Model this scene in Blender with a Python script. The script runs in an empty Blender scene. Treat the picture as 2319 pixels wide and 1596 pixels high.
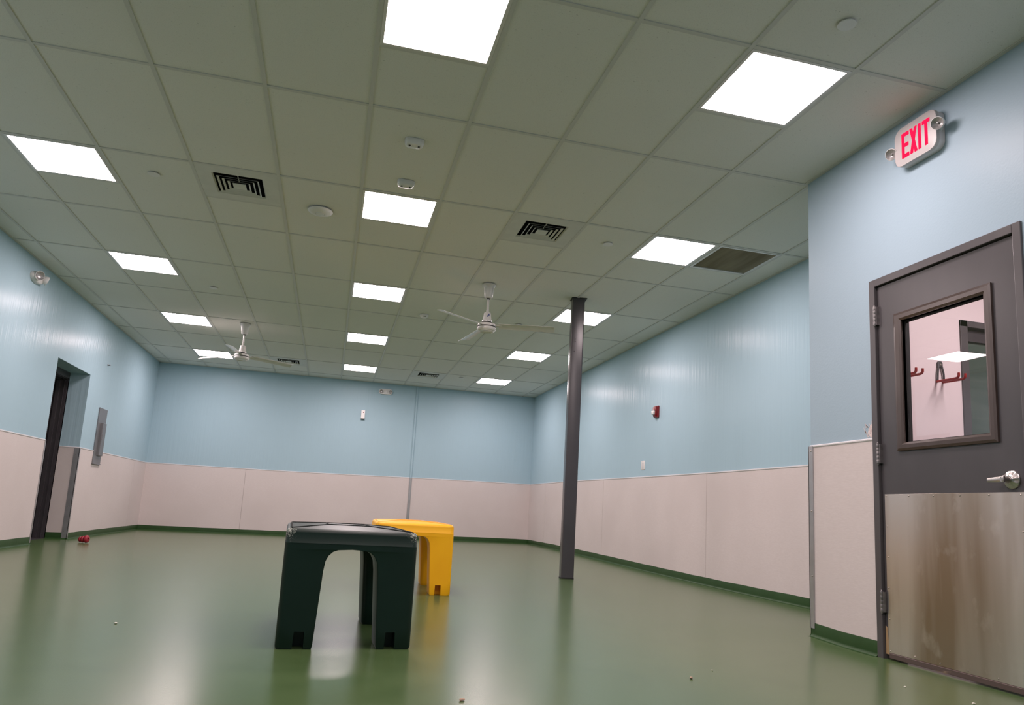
import bpy, bmesh, math, random
from mathutils import Vector, Matrix
from math import pi, sin, cos, radians

random.seed(7)
S = bpy.context.scene
COL = S.collection
H = 3.03          # ceiling height
T = 0.6096        # ceiling module (2 ft)

# ------------------------------------------------------------------ camera
def set_camera():
    yaw, pitch, roll = 0.243511563, 0.161877617, 0.0551606523
    f = Vector((sin(yaw) * cos(pitch), cos(yaw) * cos(pitch), sin(pitch)))
    r0 = Vector((cos(yaw), -sin(yaw), 0.0))
    u0 = r0.cross(f)
    r = r0 * cos(roll) + u0 * sin(roll)
    u = -r0 * sin(roll) + u0 * cos(roll)
    cd = bpy.data.cameras.new('camera')
    cd.sensor_fit = 'HORIZONTAL'
    cd.sensor_width = 36.0
    cd.lens = 1649.41149 * 36.0 / 2319.0
    cd.shift_x = -12.5008 / 2319.0
    cd.shift_y = 94.2801 / 2319.0
    cd.clip_start = 0.05
    ob = bpy.data.objects.new('camera', cd)
    m = Matrix((r, u, -f)).transposed().to_4x4()
    m.translation = Vector((-0.028118, -4.191896, H - 2.382428))
    ob.matrix_world = m
    COL.objects.link(ob)
    S.camera = ob
set_camera()

# ------------------------------------------------------------------ world, exposure, light levels
w = bpy.data.worlds.new('world')
S.world = w
w.use_nodes = True
w.node_tree.nodes['Background'].inputs[0].default_value = (0.02, 0.02, 0.02, 1)
w.node_tree.nodes['Background'].inputs[1].default_value = 0.3
S.view_settings.view_transform = 'Standard'
S.view_settings.look = 'None'
S.view_settings.gamma = 1.0
S.view_settings.use_curve_mapping = False
S.view_settings.exposure = 0.0
PANEL_LIGHT = 36.0        # radiance of the main room's LED panels
PANEL_TINT = (1.0, 0.83, 0.835)
HALL_LIGHT = 31.0
try:
    S.cycles.max_bounces = 10
    S.cycles.diffuse_bounces = 6
    S.cycles.glossy_bounces = 5
    S.cycles.sample_clamp_indirect = 8.0
    S.cycles.use_denoising = True
except Exception:
    pass

# ------------------------------------------------------------------ materials
def lin(r, g, b):
    def c(v):
        v /= 255.0
        return v / 12.92 if v <= 0.04045 else ((v + 0.055) / 1.055) ** 2.4
    return (c(r), c(g), c(b), 1.0)

def mat(name, col, rough=0.5, metal=0.0, spec=0.5, noise=None, bump=None, emit=None, coat=None):
    """noise=(scale xyz, second colour, low, high); bump=(scale xyz, strength, distance)"""
    m = bpy.data.materials.new(name)
    m.use_nodes = True
    nt = m.node_tree
    b = nt.nodes['Principled BSDF']
    col = col if len(col) == 4 else (*col, 1.0)
    b.inputs['Base Color'].default_value = col
    b.inputs['Roughness'].default_value = rough
    b.inputs['Metallic'].default_value = metal
    b.inputs['Specular IOR Level'].default_value = spec
    if coat:
        b.inputs['Coat Weight'].default_value = coat[0]
        b.inputs['Coat Roughness'].default_value = coat[1]
    tc = nt.nodes.new('ShaderNodeTexCoord')
    def noise_node(scale, detail=4.0):
        mp = nt.nodes.new('ShaderNodeMapping')
        if len(scale) == 6:
            mp.inputs['Location'].default_value = scale[3:]
            scale = scale[:3]
        mp.inputs['Scale'].default_value = scale
        nt.links.new(tc.outputs['Object'], mp.inputs['Vector'])
        n = nt.nodes.new('ShaderNodeTexNoise')
        n.inputs['Scale'].default_value = 1.0
        n.inputs['Detail'].default_value = detail
        nt.links.new(mp.outputs['Vector'], n.inputs['Vector'])
        return n
    if noise:
        for k, (sc, c2, lo, hi) in enumerate(noise if isinstance(noise, list) else [noise]):
            n = noise_node(sc)
            rp = nt.nodes.new('ShaderNodeMapRange')
            rp.inputs['From Min'].default_value = lo
            rp.inputs['From Max'].default_value = hi
            nt.links.new(n.outputs['Fac'], rp.inputs['Value'])
            mx = nt.nodes.new('ShaderNodeMix')
            mx.data_type = 'RGBA'
            mx.inputs[7].default_value = c2 if len(c2) == 4 else (*c2, 1.0)
            nt.links.new(rp.outputs['Result'], mx.inputs[0])
            if k == 0:
                mx.inputs[6].default_value = col
            else:
                nt.links.new(prev.outputs[2], mx.inputs[6])
            prev = mx
        nt.links.new(prev.outputs[2], b.inputs['Base Color'])
    if bump:
        prevb = None
        for sc, st, dist in (bump if isinstance(bump, list) else [bump]):
            n = noise_node(sc, 3.0)
            bp = nt.nodes.new('ShaderNodeBump')
            bp.inputs['Strength'].default_value = st
            bp.inputs['Distance'].default_value = dist
            nt.links.new(n.outputs['Fac'], bp.inputs['Height'])
            if prevb:
                nt.links.new(prevb.outputs['Normal'], bp.inputs['Normal'])
            prevb = bp
        nt.links.new(prevb.outputs['Normal'], b.inputs['Normal'])
    if emit:
        b.inputs['Emission Color'].default_value = (*emit[0], 1.0)
        b.inputs['Emission Strength'].default_value = emit[1]
    return m

M = {}
M['floor'] = mat('green_epoxy', (0.060, 0.108, 0.036), 0.235, spec=0.5,
                 noise=[((0.7, 0.5, 1), (0.073, 0.117, 0.043), 0.35, 0.7), ((6, 6, 6), (0.054, 0.097, 0.032), 0.45, 0.8)],
                 bump=[((3.0, 1.6, 1), 0.05, 0.02), ((60, 60, 60), 0.05, 0.002)])
M['base'] = mat('green_cove', (0.020, 0.056, 0.014), 0.45, spec=0.2,
                noise=((5, 5, 5), (0.026, 0.066, 0.019), 0.4, 0.7), bump=((25, 25, 25), 0.2, 0.004))
M['blue'] = mat('blue_wall_paint', (0.366, 0.512, 0.588), 0.25, spec=0.04,
                noise=((1.2, 1.2, 0.5), (0.376, 0.524, 0.600), 0.35, 0.7),
                bump=[((22, 22, 0.8), 0.9, 0.004), ((150, 150, 150), 0.10, 0.001)])
M['bluepeel'] = mat('blue_rolled_paint', (0.345, 0.452, 0.525), 0.33, spec=0.09,
                noise=((1.2, 1.2, 0.5), (0.358, 0.466, 0.540), 0.35, 0.7),
                bump=[((90, 90, 90), 0.30, 0.0015), ((5, 5, 3), 0.10, 0.01)])
M['panel'] = mat('wainscot_linen', (0.605, 0.540, 0.525), 0.55, spec=0.35,
                 noise=[((30, 30, 500), (0.650, 0.585, 0.570), 0.40, 0.62), ((1.3, 1.3, 1.3), (0.590, 0.525, 0.510), 0.4, 0.7)],
                 bump=((40, 40, 480), 0.25, 0.0008))
M['joint'] = mat('panel_joint', (0.36, 0.31, 0.30), 0.5)
M['rail'] = mat('white_trim', (0.62, 0.60, 0.61), 0.35)
M['guard'] = mat('aluminium_guard', (0.44, 0.44, 0.45), 0.38, metal=0.75,
                 noise=((8, 8, 8), (0.36, 0.36, 0.37), 0.4, 0.7))
M['tile'] = mat('ceiling_tile', (0.72, 0.715, 0.665), 0.95, spec=0.1,
                noise=[((0.9, 0.9, 0.9), (0.700, 0.695, 0.650), 0.4, 0.65), ((55, 75, 60), (0.46, 0.455, 0.42), 0.66, 0.78),
                       ((170, 210, 170), (0.60, 0.595, 0.55), 0.55, 0.75)],
                bump=((160, 160, 160), 0.35, 0.002))
M['tee'] = mat('ceiling_tee', (0.565, 0.560, 0.525), 0.5, spec=0.3)
M['white'] = mat('white_plastic', (0.70, 0.69, 0.68), 0.35, noise=((14, 14, 14), (0.68, 0.67, 0.66), 0.4, 0.6))
M['exitface'] = mat('exit_face_plastic', (0.50, 0.465, 0.465), 0.4, noise=((14, 14, 14), (0.485, 0.45, 0.45), 0.4, 0.6))
M['whitemetal'] = mat('white_enamel', (0.68, 0.66, 0.64), 0.22, spec=0.6, noise=((9, 9, 9), (0.65, 0.63, 0.61), 0.4, 0.6))
M['pan'] = mat('diffuser_pan', (0.60, 0.60, 0.555), 0.45, noise=((9, 9, 9), (0.57, 0.57, 0.53), 0.4, 0.6))
M['black'] = mat('black_gap', (0.016, 0.016, 0.017), 0.8)
M['darkhole'] = mat('dark_hole', (0.03, 0.03, 0.03), 0.7)
M['grille'] = mat('grille_blade', (0.36, 0.33, 0.275), 0.6, noise=((9, 1, 5), (0.22, 0.20, 0.165), 0.35, 0.65))
M['steel'] = mat('painted_steel_grey', (0.053, 0.050, 0.056), 0.26, spec=0.5,
                 noise=((3, 3, 3), (0.061, 0.057, 0.063), 0.35, 0.7), bump=((30, 30, 8), 0.06, 0.003))
M['doorgrey'] = mat('door_grey_paint', (0.058, 0.054, 0.058), 0.33, spec=0.5,
                    noise=((4, 4, 2), (0.067, 0.062, 0.066), 0.4, 0.7), bump=((50, 50, 14), 0.06, 0.002))
M['framegrey'] = mat('door_frame_paint', (0.068, 0.063, 0.067), 0.34, spec=0.5,
                     noise=((6, 6, 2), (0.080, 0.073, 0.076), 0.4, 0.7))
M['brown'] = mat('brown_window_frame', (0.052, 0.036, 0.031), 0.30, spec=0.5,
                 noise=((8, 8, 8), (0.062, 0.045, 0.040), 0.4, 0.7))
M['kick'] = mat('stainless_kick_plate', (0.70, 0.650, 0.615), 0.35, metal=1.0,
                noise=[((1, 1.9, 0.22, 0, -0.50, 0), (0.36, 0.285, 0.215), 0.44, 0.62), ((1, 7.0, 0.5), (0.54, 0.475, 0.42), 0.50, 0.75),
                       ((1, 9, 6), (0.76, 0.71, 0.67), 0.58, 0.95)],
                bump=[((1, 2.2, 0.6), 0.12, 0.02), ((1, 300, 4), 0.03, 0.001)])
M['satin'] = mat('satin_nickel', (0.52, 0.49, 0.47), 0.28, metal=1.0, noise=((30, 30, 30), (0.47, 0.44, 0.42), 0.4, 0.6))
M['screw'] = mat('steel_screw', (0.42, 0.38, 0.34), 0.35, metal=0.9)
M['hinge'] = mat('hinge_steel', (0.30, 0.28, 0.28), 0.35, metal=0.8, noise=((20, 20, 20), (0.22, 0.21, 0.21), 0.4, 0.6))
M['wood'] = mat('bare_wood_edge', (0.43, 0.29, 0.16), 0.7, noise=((40, 40, 3), (0.34, 0.22, 0.11), 0.4, 0.65))
M['sweep'] = mat('scuffed_door_sweep', (0.085, 0.058, 0.052), 0.5,
                 noise=((18, 7, 60), (0.34, 0.24, 0.16), 0.63, 0.72))
M['pink'] = mat('hallway_wall_paint', (0.66, 0.57, 0.585), 0.5, noise=((1, 1, 1), (0.64, 0.55, 0.565), 0.4, 0.6))
M['hallfloor'] = mat('hallway_floor', (0.22, 0.21, 0.20), 0.4, noise=((2, 2, 2), (0.19, 0.18, 0.17), 0.4, 0.6))
M['halldoor'] = mat('hallway_door_glass', (0.055, 0.080, 0.066), 0.12, spec=0.5, noise=((1, 1, 9), (0.085, 0.110, 0.095), 0.5, 0.7))
M['red'] = mat('red_rubber', (0.33, 0.012, 0.030), 0.42, noise=((20, 20, 20), (0.27, 0.010, 0.024), 0.4, 0.6))
M['hookred'] = mat('red_hook_coating', (0.34, 0.020, 0.022), 0.4, noise=((30, 30, 30), (0.28, 0.016, 0.018), 0.4, 0.6))
M['alarmred'] = mat('red_alarm_plastic', (0.20, 0.008, 0.014), 0.3, noise=((20, 20, 20), (0.17, 0.007, 0.012), 0.4, 0.6))
M['lens'] = mat('clear_lens', (0.78, 0.76, 0.74), 0.10, spec=0.7, noise=((60, 60, 60), (0.60, 0.58, 0.57), 0.4, 0.6))
M['lamp'] = mat('lamp_reflector', (0.40, 0.385, 0.38), 0.22, metal=0.4, noise=((90, 90, 90), (0.30, 0.29, 0.29), 0.4, 0.6))
M['greygreen'] = mat('grey_cabinet_metal', (0.170, 0.172, 0.180), 0.36, metal=0.2, noise=((5, 5, 5), (0.150, 0.152, 0.160), 0.4, 0.6))
M['darkframe'] = mat('dark_door_frame', (0.046, 0.041, 0.046), 0.32, noise=((5, 5, 5), (0.055, 0.050, 0.055), 0.4, 0.6))
M['darkleaf'] = mat('dark_door_leaf', (0.052, 0.048, 0.050), 0.35, noise=((5, 5, 5), (0.060, 0.055, 0.056), 0.4, 0.6))
M['bluesticker'] = mat('blue_sticker', (0.03, 0.06, 0.22), 0.4)
M['peel'] = mat('bare_plaster', (0.70, 0.60, 0.58), 0.8, noise=((150, 150, 40), (0.52, 0.42, 0.42), 0.45, 0.65))
M['crumb'] = mat('crumb_tan', (0.42, 0.30, 0.22), 0.8, noise=((300, 300, 300), (0.25, 0.17, 0.12), 0.4, 0.6))
M['lint'] = mat('crumb_white', (0.62, 0.60, 0.52), 0.8)

def emission(name, col, strength):
    m = bpy.data.materials.new(name)
    m.use_nodes = True
    nt = m.node_tree
    nt.nodes.clear()
    e = nt.nodes.new('ShaderNodeEmission')
    e.inputs[0].default_value = (*col, 1)
    e.inputs[1].default_value = strength
    o = nt.nodes.new('ShaderNodeOutputMaterial')
    nt.links.new(e.outputs[0], o.inputs[0])
    return m
M['led'] = emission('led_diffuser', PANEL_TINT, PANEL_LIGHT)
M['hallled'] = emission('hallway_led_diffuser', (1.0, 0.85, 0.86), HALL_LIGHT)
M['exitred'] = emission('exit_letter_red', (1.0, 0.012, 0.075), 1.25)

def glass_mat():
    m = bpy.data.materials.new('window_glass')
    m.use_nodes = True
    b = m.node_tree.nodes['Principled BSDF']
    b.inputs['Base Color'].default_value = (0.97, 0.985, 0.98, 1)
    b.inputs['Roughness'].default_value = 0.0
    b.inputs['IOR'].default_value = 1.45
    b.inputs['Transmission Weight'].default_value = 1.0
    return m
M['glass'] = glass_mat()

def stool_mat(name, c1, c2, worn, rough, amount):
    """moulded plastic, with pale scuffing at the top corners (object space)"""
    m = mat(name, c1, rough, spec=0.38, noise=[((4, 4, 4), c2, 0.4, 0.7)], bump=((120, 120, 120), 0.12, 0.001))
    nt = m.node_tree
    b = nt.nodes['Principled BSDF']
    src = b.inputs['Base Color'].links[0].from_socket
    tc = [n for n in nt.nodes if n.type == 'TEX_COORD'][0]
    sep = nt.nodes.new('ShaderNodeSeparateXYZ')
    nt.links.new(tc.outputs['Object'], sep.inputs[0])
    def math(op, a, bb, clamp=False):
        n = nt.nodes.new('ShaderNodeMath')
        n.operation = op
        n.use_clamp = clamp
        for i, v in enumerate((a, bb)):
            if isinstance(v, (int, float)):
                n.inputs[i].default_value = v
            else:
                nt.links.new(v, n.inputs[i])
        return n.outputs[0]
    ax = math('ABSOLUTE', sep.outputs[0], 0)
    ay = math('ABSOLUTE', sep.outputs[1], 0)
    dx = math('SUBTRACT', ax, 0.300)
    dy = math('SUBTRACT', ay, 0.455)
    dz_ = math('SUBTRACT', sep.outputs[2], 0.524)
    d2 = math('ADD', math('ADD', math('MULTIPLY', dx, dx), math('MULTIPLY', dy, dy)), math('MULTIPLY', dz_, dz_))
    d = math('SQRT', d2, 0)
    near = math('SUBTRACT', 1.0, math('DIVIDE', d, 0.062), True)
    n = nt.nodes.new('ShaderNodeTexNoise')
    n.inputs['Scale'].default_value = 210.0
    n.inputs['Detail'].default_value = 5.0
    nt.links.new(tc.outputs['Object'], n.inputs['Vector'])
    v = math('ADD', math('MULTIPLY', near, 0.33), n.outputs['Fac'])
    f = math('MULTIPLY', math('MULTIPLY', math('SUBTRACT', v, 0.66, True), 7.0, True), amount)
    f = math('MULTIPLY', f, math('MULTIPLY', near, 20.0, True))
    mx = nt.nodes.new('ShaderNodeMix')
    mx.data_type = 'RGBA'
    nt.links.new(f, mx.inputs[0])
    nt.links.new(src, mx.inputs[6])
    mx.inputs[7].default_value = (*worn, 1)
    nt.links.new(mx.outputs[2], b.inputs['Base Color'])
    return m
M['stoolgreen'] = stool_mat('dark_green_plastic', (0.0018, 0.0140, 0.0090), (0.0026, 0.0170, 0.0112), (0.42, 0.44, 0.38), 0.40, 1.0)
M['stoolyellow'] = stool_mat('yellow_plastic', (0.98, 0.49, 0.007), (0.93, 0.44, 0.006), (0.42, 0.22, 0.05), 0.42, 0.5)
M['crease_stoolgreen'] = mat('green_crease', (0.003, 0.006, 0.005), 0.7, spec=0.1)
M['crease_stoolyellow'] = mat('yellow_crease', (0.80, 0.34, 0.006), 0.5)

# ------------------------------------------------------------------ mesh helpers
class MB:
    def __init__(self):
        self.bm = bmesh.new()
    def box(self, x0, x1, y0, y1, z0, z1, bevel=0.0, seg=2):
        bm = self.bm
        x0, x1 = min(x0, x1), max(x0, x1); y0, y1 = min(y0, y1), max(y0, y1); z0, z1 = min(z0, z1), max(z0, z1)
        r = bmesh.ops.create_cube(bm, size=1.0, matrix=Matrix.Translation(((x0 + x1) / 2, (y0 + y1) / 2, (z0 + z1) / 2)) @ Matrix.Diagonal((x1 - x0, y1 - y0, z1 - z0, 1)))
        if bevel:
            es = list({e for v in r['verts'] for e in v.link_edges})
            bmesh.ops.bevel(bm, geom=es, offset=bevel, segments=seg, affect='EDGES', profile=0.5)
        return self
    def quad(self, pts):
        self.bm.faces.new([self.bm.verts.new(p) for p in pts])
        return self
    def lathe(self, prof, seg=40, mtx=None, cap=True):
        """prof: list of (r, z) along local z"""
        mtx = mtx or Matrix.Identity(4)
        rings = []
        for r, z in prof:
            if r < 1e-6:
                rings.append([self.bm.verts.new(mtx @ Vector((0, 0, z)))])
            else:
                rings.append([self.bm.verts.new(mtx @ Vector((r * cos(2 * pi * i / seg), r * sin(2 * pi * i / seg), z))) for i in range(seg)])
        for a, b in zip(rings[:-1], rings[1:]):
            for i in range(seg):
                j = (i + 1) % seg
                if len(a) == 1 and len(b) == 1:
                    continue
                if len(a) == 1:
                    self.bm.faces.new([a[0], b[j], b[i]])
                elif len(b) == 1:
                    self.bm.faces.new([a[i], a[j], b[0]])
                else:
                    self.bm.faces.new([a[i], a[j], b[j], b[i]])
        if cap:
            for rg in (rings[0], rings[-1]):
                if len(rg) > 2:
                    self.bm.faces.new(rg)
        return self
    def tube(self, pts, rad, seg=12):
        """round bar along a polyline; rad may be a list"""
        pts = [Vector(p) for p in pts]
        n = len(pts)
        rads = rad if isinstance(rad, (list, tuple)) else [rad] * n
        rings = []
        up = None
        for i in range(n):
            d = ((pts[min(i + 1, n - 1)] - pts[i]).normalized() + (pts[i] - pts[max(i - 1, 0)]).normalized()).normalized()
            if up is None:
                up = d.orthogonal().normalized()
            up = (up - d * up.dot(d)).normalized()
            s = d.cross(up)
            rings.append([self.bm.verts.new(pts[i] + (up * cos(2 * pi * k / seg) + s * sin(2 * pi * k / seg)) * rads[i]) for k in range(seg)])
        for a, b in zip(rings[:-1], rings[1:]):
            for k in range(seg):
                j = (k + 1) % seg
                self.bm.faces.new([a[k], a[j], b[j], b[k]])
        self.bm.faces.new(rings[0]); self.bm.faces.new(rings[-1])
        return self
    def prism(self, outline, fn0, fn1, bevel=0.0, seg=2):
        """outline: 2-D points; fn0/fn1 map a 2-D point to the two end caps"""
        a = [self.bm.verts.new(fn0(p)) for p in outline]
        b = [self.bm.verts.new(fn1(p)) for p in outline]
        n = len(a)
        fs = [self.bm.faces.new(a), self.bm.faces.new(b)]
        for i in range(n):
            j = (i + 1) % n
            fs.append(self.bm.faces.new([a[i], a[j], b[j], b[i]]))
        if bevel:
            es = list({e for f in fs[1:2] for e in f.edges})
            bmesh.ops.bevel(self.bm, geom=es, offset=bevel, segments=seg, affect='EDGES', profile=0.5)
        return self
    def build(self, name, material, parent=None, smooth=None):
        bm = self.bm
        bmesh.ops.recalc_face_normals(bm, faces=bm.faces)
        me = bpy.data.meshes.new(name)
        bm.to_mesh(me)
        bm.free()
        me.materials.append(material)
        if smooth:
            for p in me.polygons:
                p.use_smooth = True
            try:
                me.set_sharp_from_angle(angle=radians(smooth))
            except Exception:
                pass
        o = bpy.data.objects.new(name, me)
        COL.objects.link(o)
        if parent is not None:
            o.parent = parent
        return o

def rrect(w, h, r, n=6):
    pts = []
    for cx, cy, a0 in ((w / 2 - r, h / 2 - r, 0), (-w / 2 + r, h / 2 - r, 90), (-w / 2 + r, -h / 2 + r, 180), (w / 2 - r, -h / 2 + r, 270)):
        for k in range(n + 1):
            a = radians(a0 + 90 * k / n)
            pts.append((cx + r * cos(a), cy + r * sin(a)))
    return pts

def tag(o, label=None, cat=None, group=None, kind=None):
    if label: o['label'] = label
    if cat: o['category'] = cat
    if group: o['group'] = group
    if kind: o['kind'] = kind
    return o

def thing(name, label, cat, loc=(0, 0, 0), rz=0.0, group=None, kind=None):
    o = bpy.data.objects.new(name, None)
    o.empty_display_size = 0.1
    COL.objects.link(o)
    o.location = loc
    o.rotation_euler = (0, 0, rz)
    return tag(o, label, cat, group, kind)

def copy_tree(o, parent=None):
    c = o.copy()
    COL.objects.link(c)
    if parent is not None:
        c.parent = parent
    for ch in list(o.children):
        copy_tree(ch, c)
    return c

def sm(t):
    t = max(0.0, min(1.0, t))
    return t * t * (3 - 2 * t)

def dz(x, y):
    """the slab is not dead level: it climbs to the far right corner and dips to the door"""
    return 0.055 * sm((x + 1.5) / 5.0) * sm((y - 2.0) / 7.0) - 0.030 * sm((x - 1.6) / 1.4) * sm((0.5 - y) / 1.0)

# ------------------------------------------------------------------ room shell
XL, XR, XN, YF, YB, YC = -3.26, 3.92, 3.02, 10.20, -6.20, -0.02
DOOR_Y0, DOOR_Y1, DOOR_T = -0.600, -1.605, 2.140      # outer edges of the right-hand door frame
OPEN_Y0, OPEN_Y1, OPEN_T, OPEN_X = 5.325, 6.54, 2.165, -3.50

def floor():
    m = MB(); bm = m.bm
    xs = [XL - 0.5 + i * (XR - XL + 0.6) / 44 for i in range(45)]
    ys = [YB - 0.1 + i * (YF - YB + 0.2) / 80 for i in range(81)]
    g = [[bm.verts.new((x, y, dz(x, y))) for x in xs] for y in ys]
    for j in range(80):
        for i in range(44):
            bm.faces.new([g[j][i], g[j][i + 1], g[j + 1][i + 1], g[j + 1][i]])
    o = m.build('floor', M['floor'], smooth=60)
    tag(o, 'glossy dark green epoxy floor of the whole room', 'floor', kind='structure')
floor()

LIGHTS = [  # (column, row) of the 2 x 2 ft cell in tile units
    (0, -2), (0, 2), (0, 6), (0, 10), (0, 14),
    (-4, 2), (-4, 6), (-4, 10), (-4, 14),
    (3, -2), (4, 2), (4, 6), (4, 10), (4, 14),
    (-4, -2), (-4, -6), (0, -6), (3, -6)]
VENTS = [(-2, 2), (2, 2), (-2, 14), (2, 14)]
RETURN = (5, 2)

def ceiling():
    m = MB(); bm = m.bm
    skip = set(LIGHTS) | set(VENTS) | {RETURN}
    zt = H + 0.005
    xs = sorted({XL - 0.02, XR + 0.1} | {c * T for c in range(-5, 7)})
    ys = sorted({YB - 0.05, YF + 0.02} | {r * T for r in range(-10, 17)})
    vs = {}
    def v(x, y):
        k = (round(x, 4), round(y, 4))
        if k not in vs:
            vs[k] = bm.verts.new((x, y, zt))
        return vs[k]
    for i in range(len(xs) - 1):
        for j in range(len(ys) - 1):
            cell = (round(xs[i] / T), round(ys[j] / T))
            if cell in skip and abs(xs[i] - cell[0] * T) < 1e-3 and abs(ys[j] - cell[1] * T) < 1e-3:
                continue
            bm.faces.new([v(xs[i], ys[j]), v(xs[i], ys[j + 1]), v(xs[i + 1], ys[j + 1]), v(xs[i + 1], ys[j])])
    c = m.build('ceiling', M['tile'])
    tag(c, 'suspended ceiling of grey-white acoustic tiles over the whole room', 'ceiling', kind='structure')
    g = MB()
    hw = 0.012
    for k in range(-5, 7):
        if abs(k * T) > 0 and (k * T < XL or k * T > XR):
            continue
        y1 = YF
        y0 = YB if k * T < XN else YC
        g.box(k * T - hw, k * T + hw, y0, y1, H - 0.001, H + 0.012)
    for r in range(-10, 17):
        y = r * T
        if r % 2 == 0:
            if YB < y < YF:
                g.box(XL, XR if y > YC else XN, y - hw, y + hw, H - 0.0005, H + 0.012)
    for (cx, r) in LIGHTS + VENTS + [RETURN]:      # short cross tee that closes each 2 x 2 ft bay
        for rr in (r, r + 1):
            if rr % 2:
                g.box(cx * T, (cx + 1) * T, rr * T - hw, rr * T + hw, H - 0.0005, H + 0.012)
    # wall angle
    a = 0.022
    g.box(XL, XL + a, YB, YF, H - 0.001, H + 0.004); g.box(XR - a, XR, YC, YF, H - 0.001, H + 0.004)
    g.box(XL, XR, YF - a, YF, H - 0.001, H + 0.004); g.box(XN - a, XN, YB, YC, H - 0.001, H + 0.004)
    g.box(XN - a, XR, YC, YC + a, H - 0.001, H + 0.004)
    g.build('ceiling_grid', M['tee'], c)
ceiling()

def wall(name, label, boxes, mk='blue'):
    m = MB()
    for b in boxes:
        m.box(*b)
    o = m.build(name, M[mk])
    return tag(o, label, 'wall', kind='structure')

ZB, ZT = -0.06, H + 0.12
WL = wall('wall_left', 'light blue left wall with a recessed doorway', [
    (XL - 0.25, XL, YB, OPEN_Y0, ZB, ZT), (XL - 0.25, XL, OPEN_Y1, YF + 0.1, ZB, ZT), (XL - 0.25, XL, OPEN_Y0, OPEN_Y1, OPEN_T, ZT)])
WF = wall('wall_far', 'light blue far end wall', [(XL - 0.25, XR + 0.15, YF, YF + 0.12, ZB, ZT)])
WR = wall('wall_right', 'long light blue right wall behind the grey post', [(XR, XR + 0.13, YC, YF, ZB, ZT)])
WN = wall('wall_entrance', 'light blue wall around the grey door at the right', [
    (XN, XN + 0.14, DOOR_Y0 - 0.03, YC, ZB, ZT), (XN, XN + 0.14, YB, DOOR_Y1 + 0.03, ZB, ZT),
    (XN, XN + 0.14, DOOR_Y1 + 0.03, DOOR_Y0 - 0.03, DOOR_T - 0.03, ZT)], 'bluepeel')
WB = wall('wall_back', 'light blue wall behind the viewpoint', [(XL - 0.25, XN + 0.14, YB - 0.12, YB, ZB, ZT)])
# return wall between the right-hand nook and the hallway behind the door
WC = wall('wall_return', 'short light blue wall turning the corner beside the door', [(XN + 0.14, XR + 0.13, YC - 0.06, YC, ZB, ZT)])

# --- wainscot: panels (children of their walls), joints, top rails
def P(base, d, n, s, out, z):
    """point on a wall: base + d*s along it, n*out away from it"""
    return (base[0] + d[0] * s + n[0] * out, base[1] + d[1] * s + n[1] * out, z)

def strip(mb, base, d, n, s0, s1, out0, out1, zf0, zf1, step=0.6):
    """a band following the floor: zf0/zf1 heights above the local floor"""
    bm = mb.bm
    k = max(1, int(abs(s1 - s0) / step))
    prev = None
    for i in range(k + 1):
        s = s0 + (s1 - s0) * i / k
        x, y = base[0] + d[0] * s, base[1] + d[1] * s
        zz = dz(x, y) if n != (0, 0) else 0
        zl = dzlow(x, y)
        ring = [bm.verts.new(P(base, d, n, s, o, z)) for o, z in ((out0, zf0 + zz), (out1, zf0 + zz), (out1, zf1 + zl), (out0, zf1 + zl))]
        if prev:
            for a in range(4):
                b = (a + 1) % 4
                bm.faces.new([prev[a], prev[b], ring[b], ring[a]])
        else:
            bm.faces.new(ring)
        prev = ring
    bm.faces.new(prev)

def dzlow(x, y):
    return max(dz(x, y), 0.0) * 0.9

RAIL_Z = 1.182
def wainscot(wallobj, base, d, n, s0, s1, cuts):
    edges = [s0] + list(cuts) + [s1]
    for a, b in zip(edges[:-1], edges[1:]):
        m = MB()
        g0 = 0.003 if a != s0 else 0.0
        g1 = 0.003 if b != s1 else 0.0
        strip(m, base, d, n, a + g0, b - g1, -0.002, 0.005, 0.06, RAIL_Z)
        m.build('wainscot_panel', M['panel'], wallobj)
    for c in cuts:
        m = MB()
        strip(m, base, d, n, c - 0.0045, c + 0.0045, -0.002, 0.0032, 0.06, RAIL_Z)
        m.build('panel_joint', M['joint'], wallobj)
    m = MB()
    strip(m, base, d, n, s0, s1, -0.002, 0.009, RAIL_Z - 0.006, RAIL_Z + 0.008)
    return m

def rail(m, i, label):
    # rail bands sit on the wainscot: shift them by rebuilding heights is not needed
    o = m.build('trim_%d' % i, M['rail'])
    return tag(o, label, 'trim', kind='structure')

def strip_rail(base, d, n, s0, s1):
    m = MB(); bm = m.bm
    k = max(1, int(abs(s1 - s0) / 0.6))
    prev = None
    for i in range(k + 1):
        s = s0 + (s1 - s0) * i / k
        x, y = base[0] + d[0] * s, base[1] + d[1] * s
        z = RAIL_Z + dzlow(x, y)
        prof = ((-0.002, -0.004), (0.007, -0.004), (0.0095, 0.001), (0.009, 0.008), (0.005, 0.0115), (-0.002, 0.012))
        ring = [bm.verts.new(P(base, d, n, s, o, z + h)) for o, h in prof]
        if prev:
            for a in range(6):
                b = (a + 1) % 6
                bm.faces.new([prev[a], prev[b], ring[b], ring[a]])
        else:
            bm.faces.new(ring)
        prev = ring
    bm.faces.new(prev)
    return m

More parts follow.
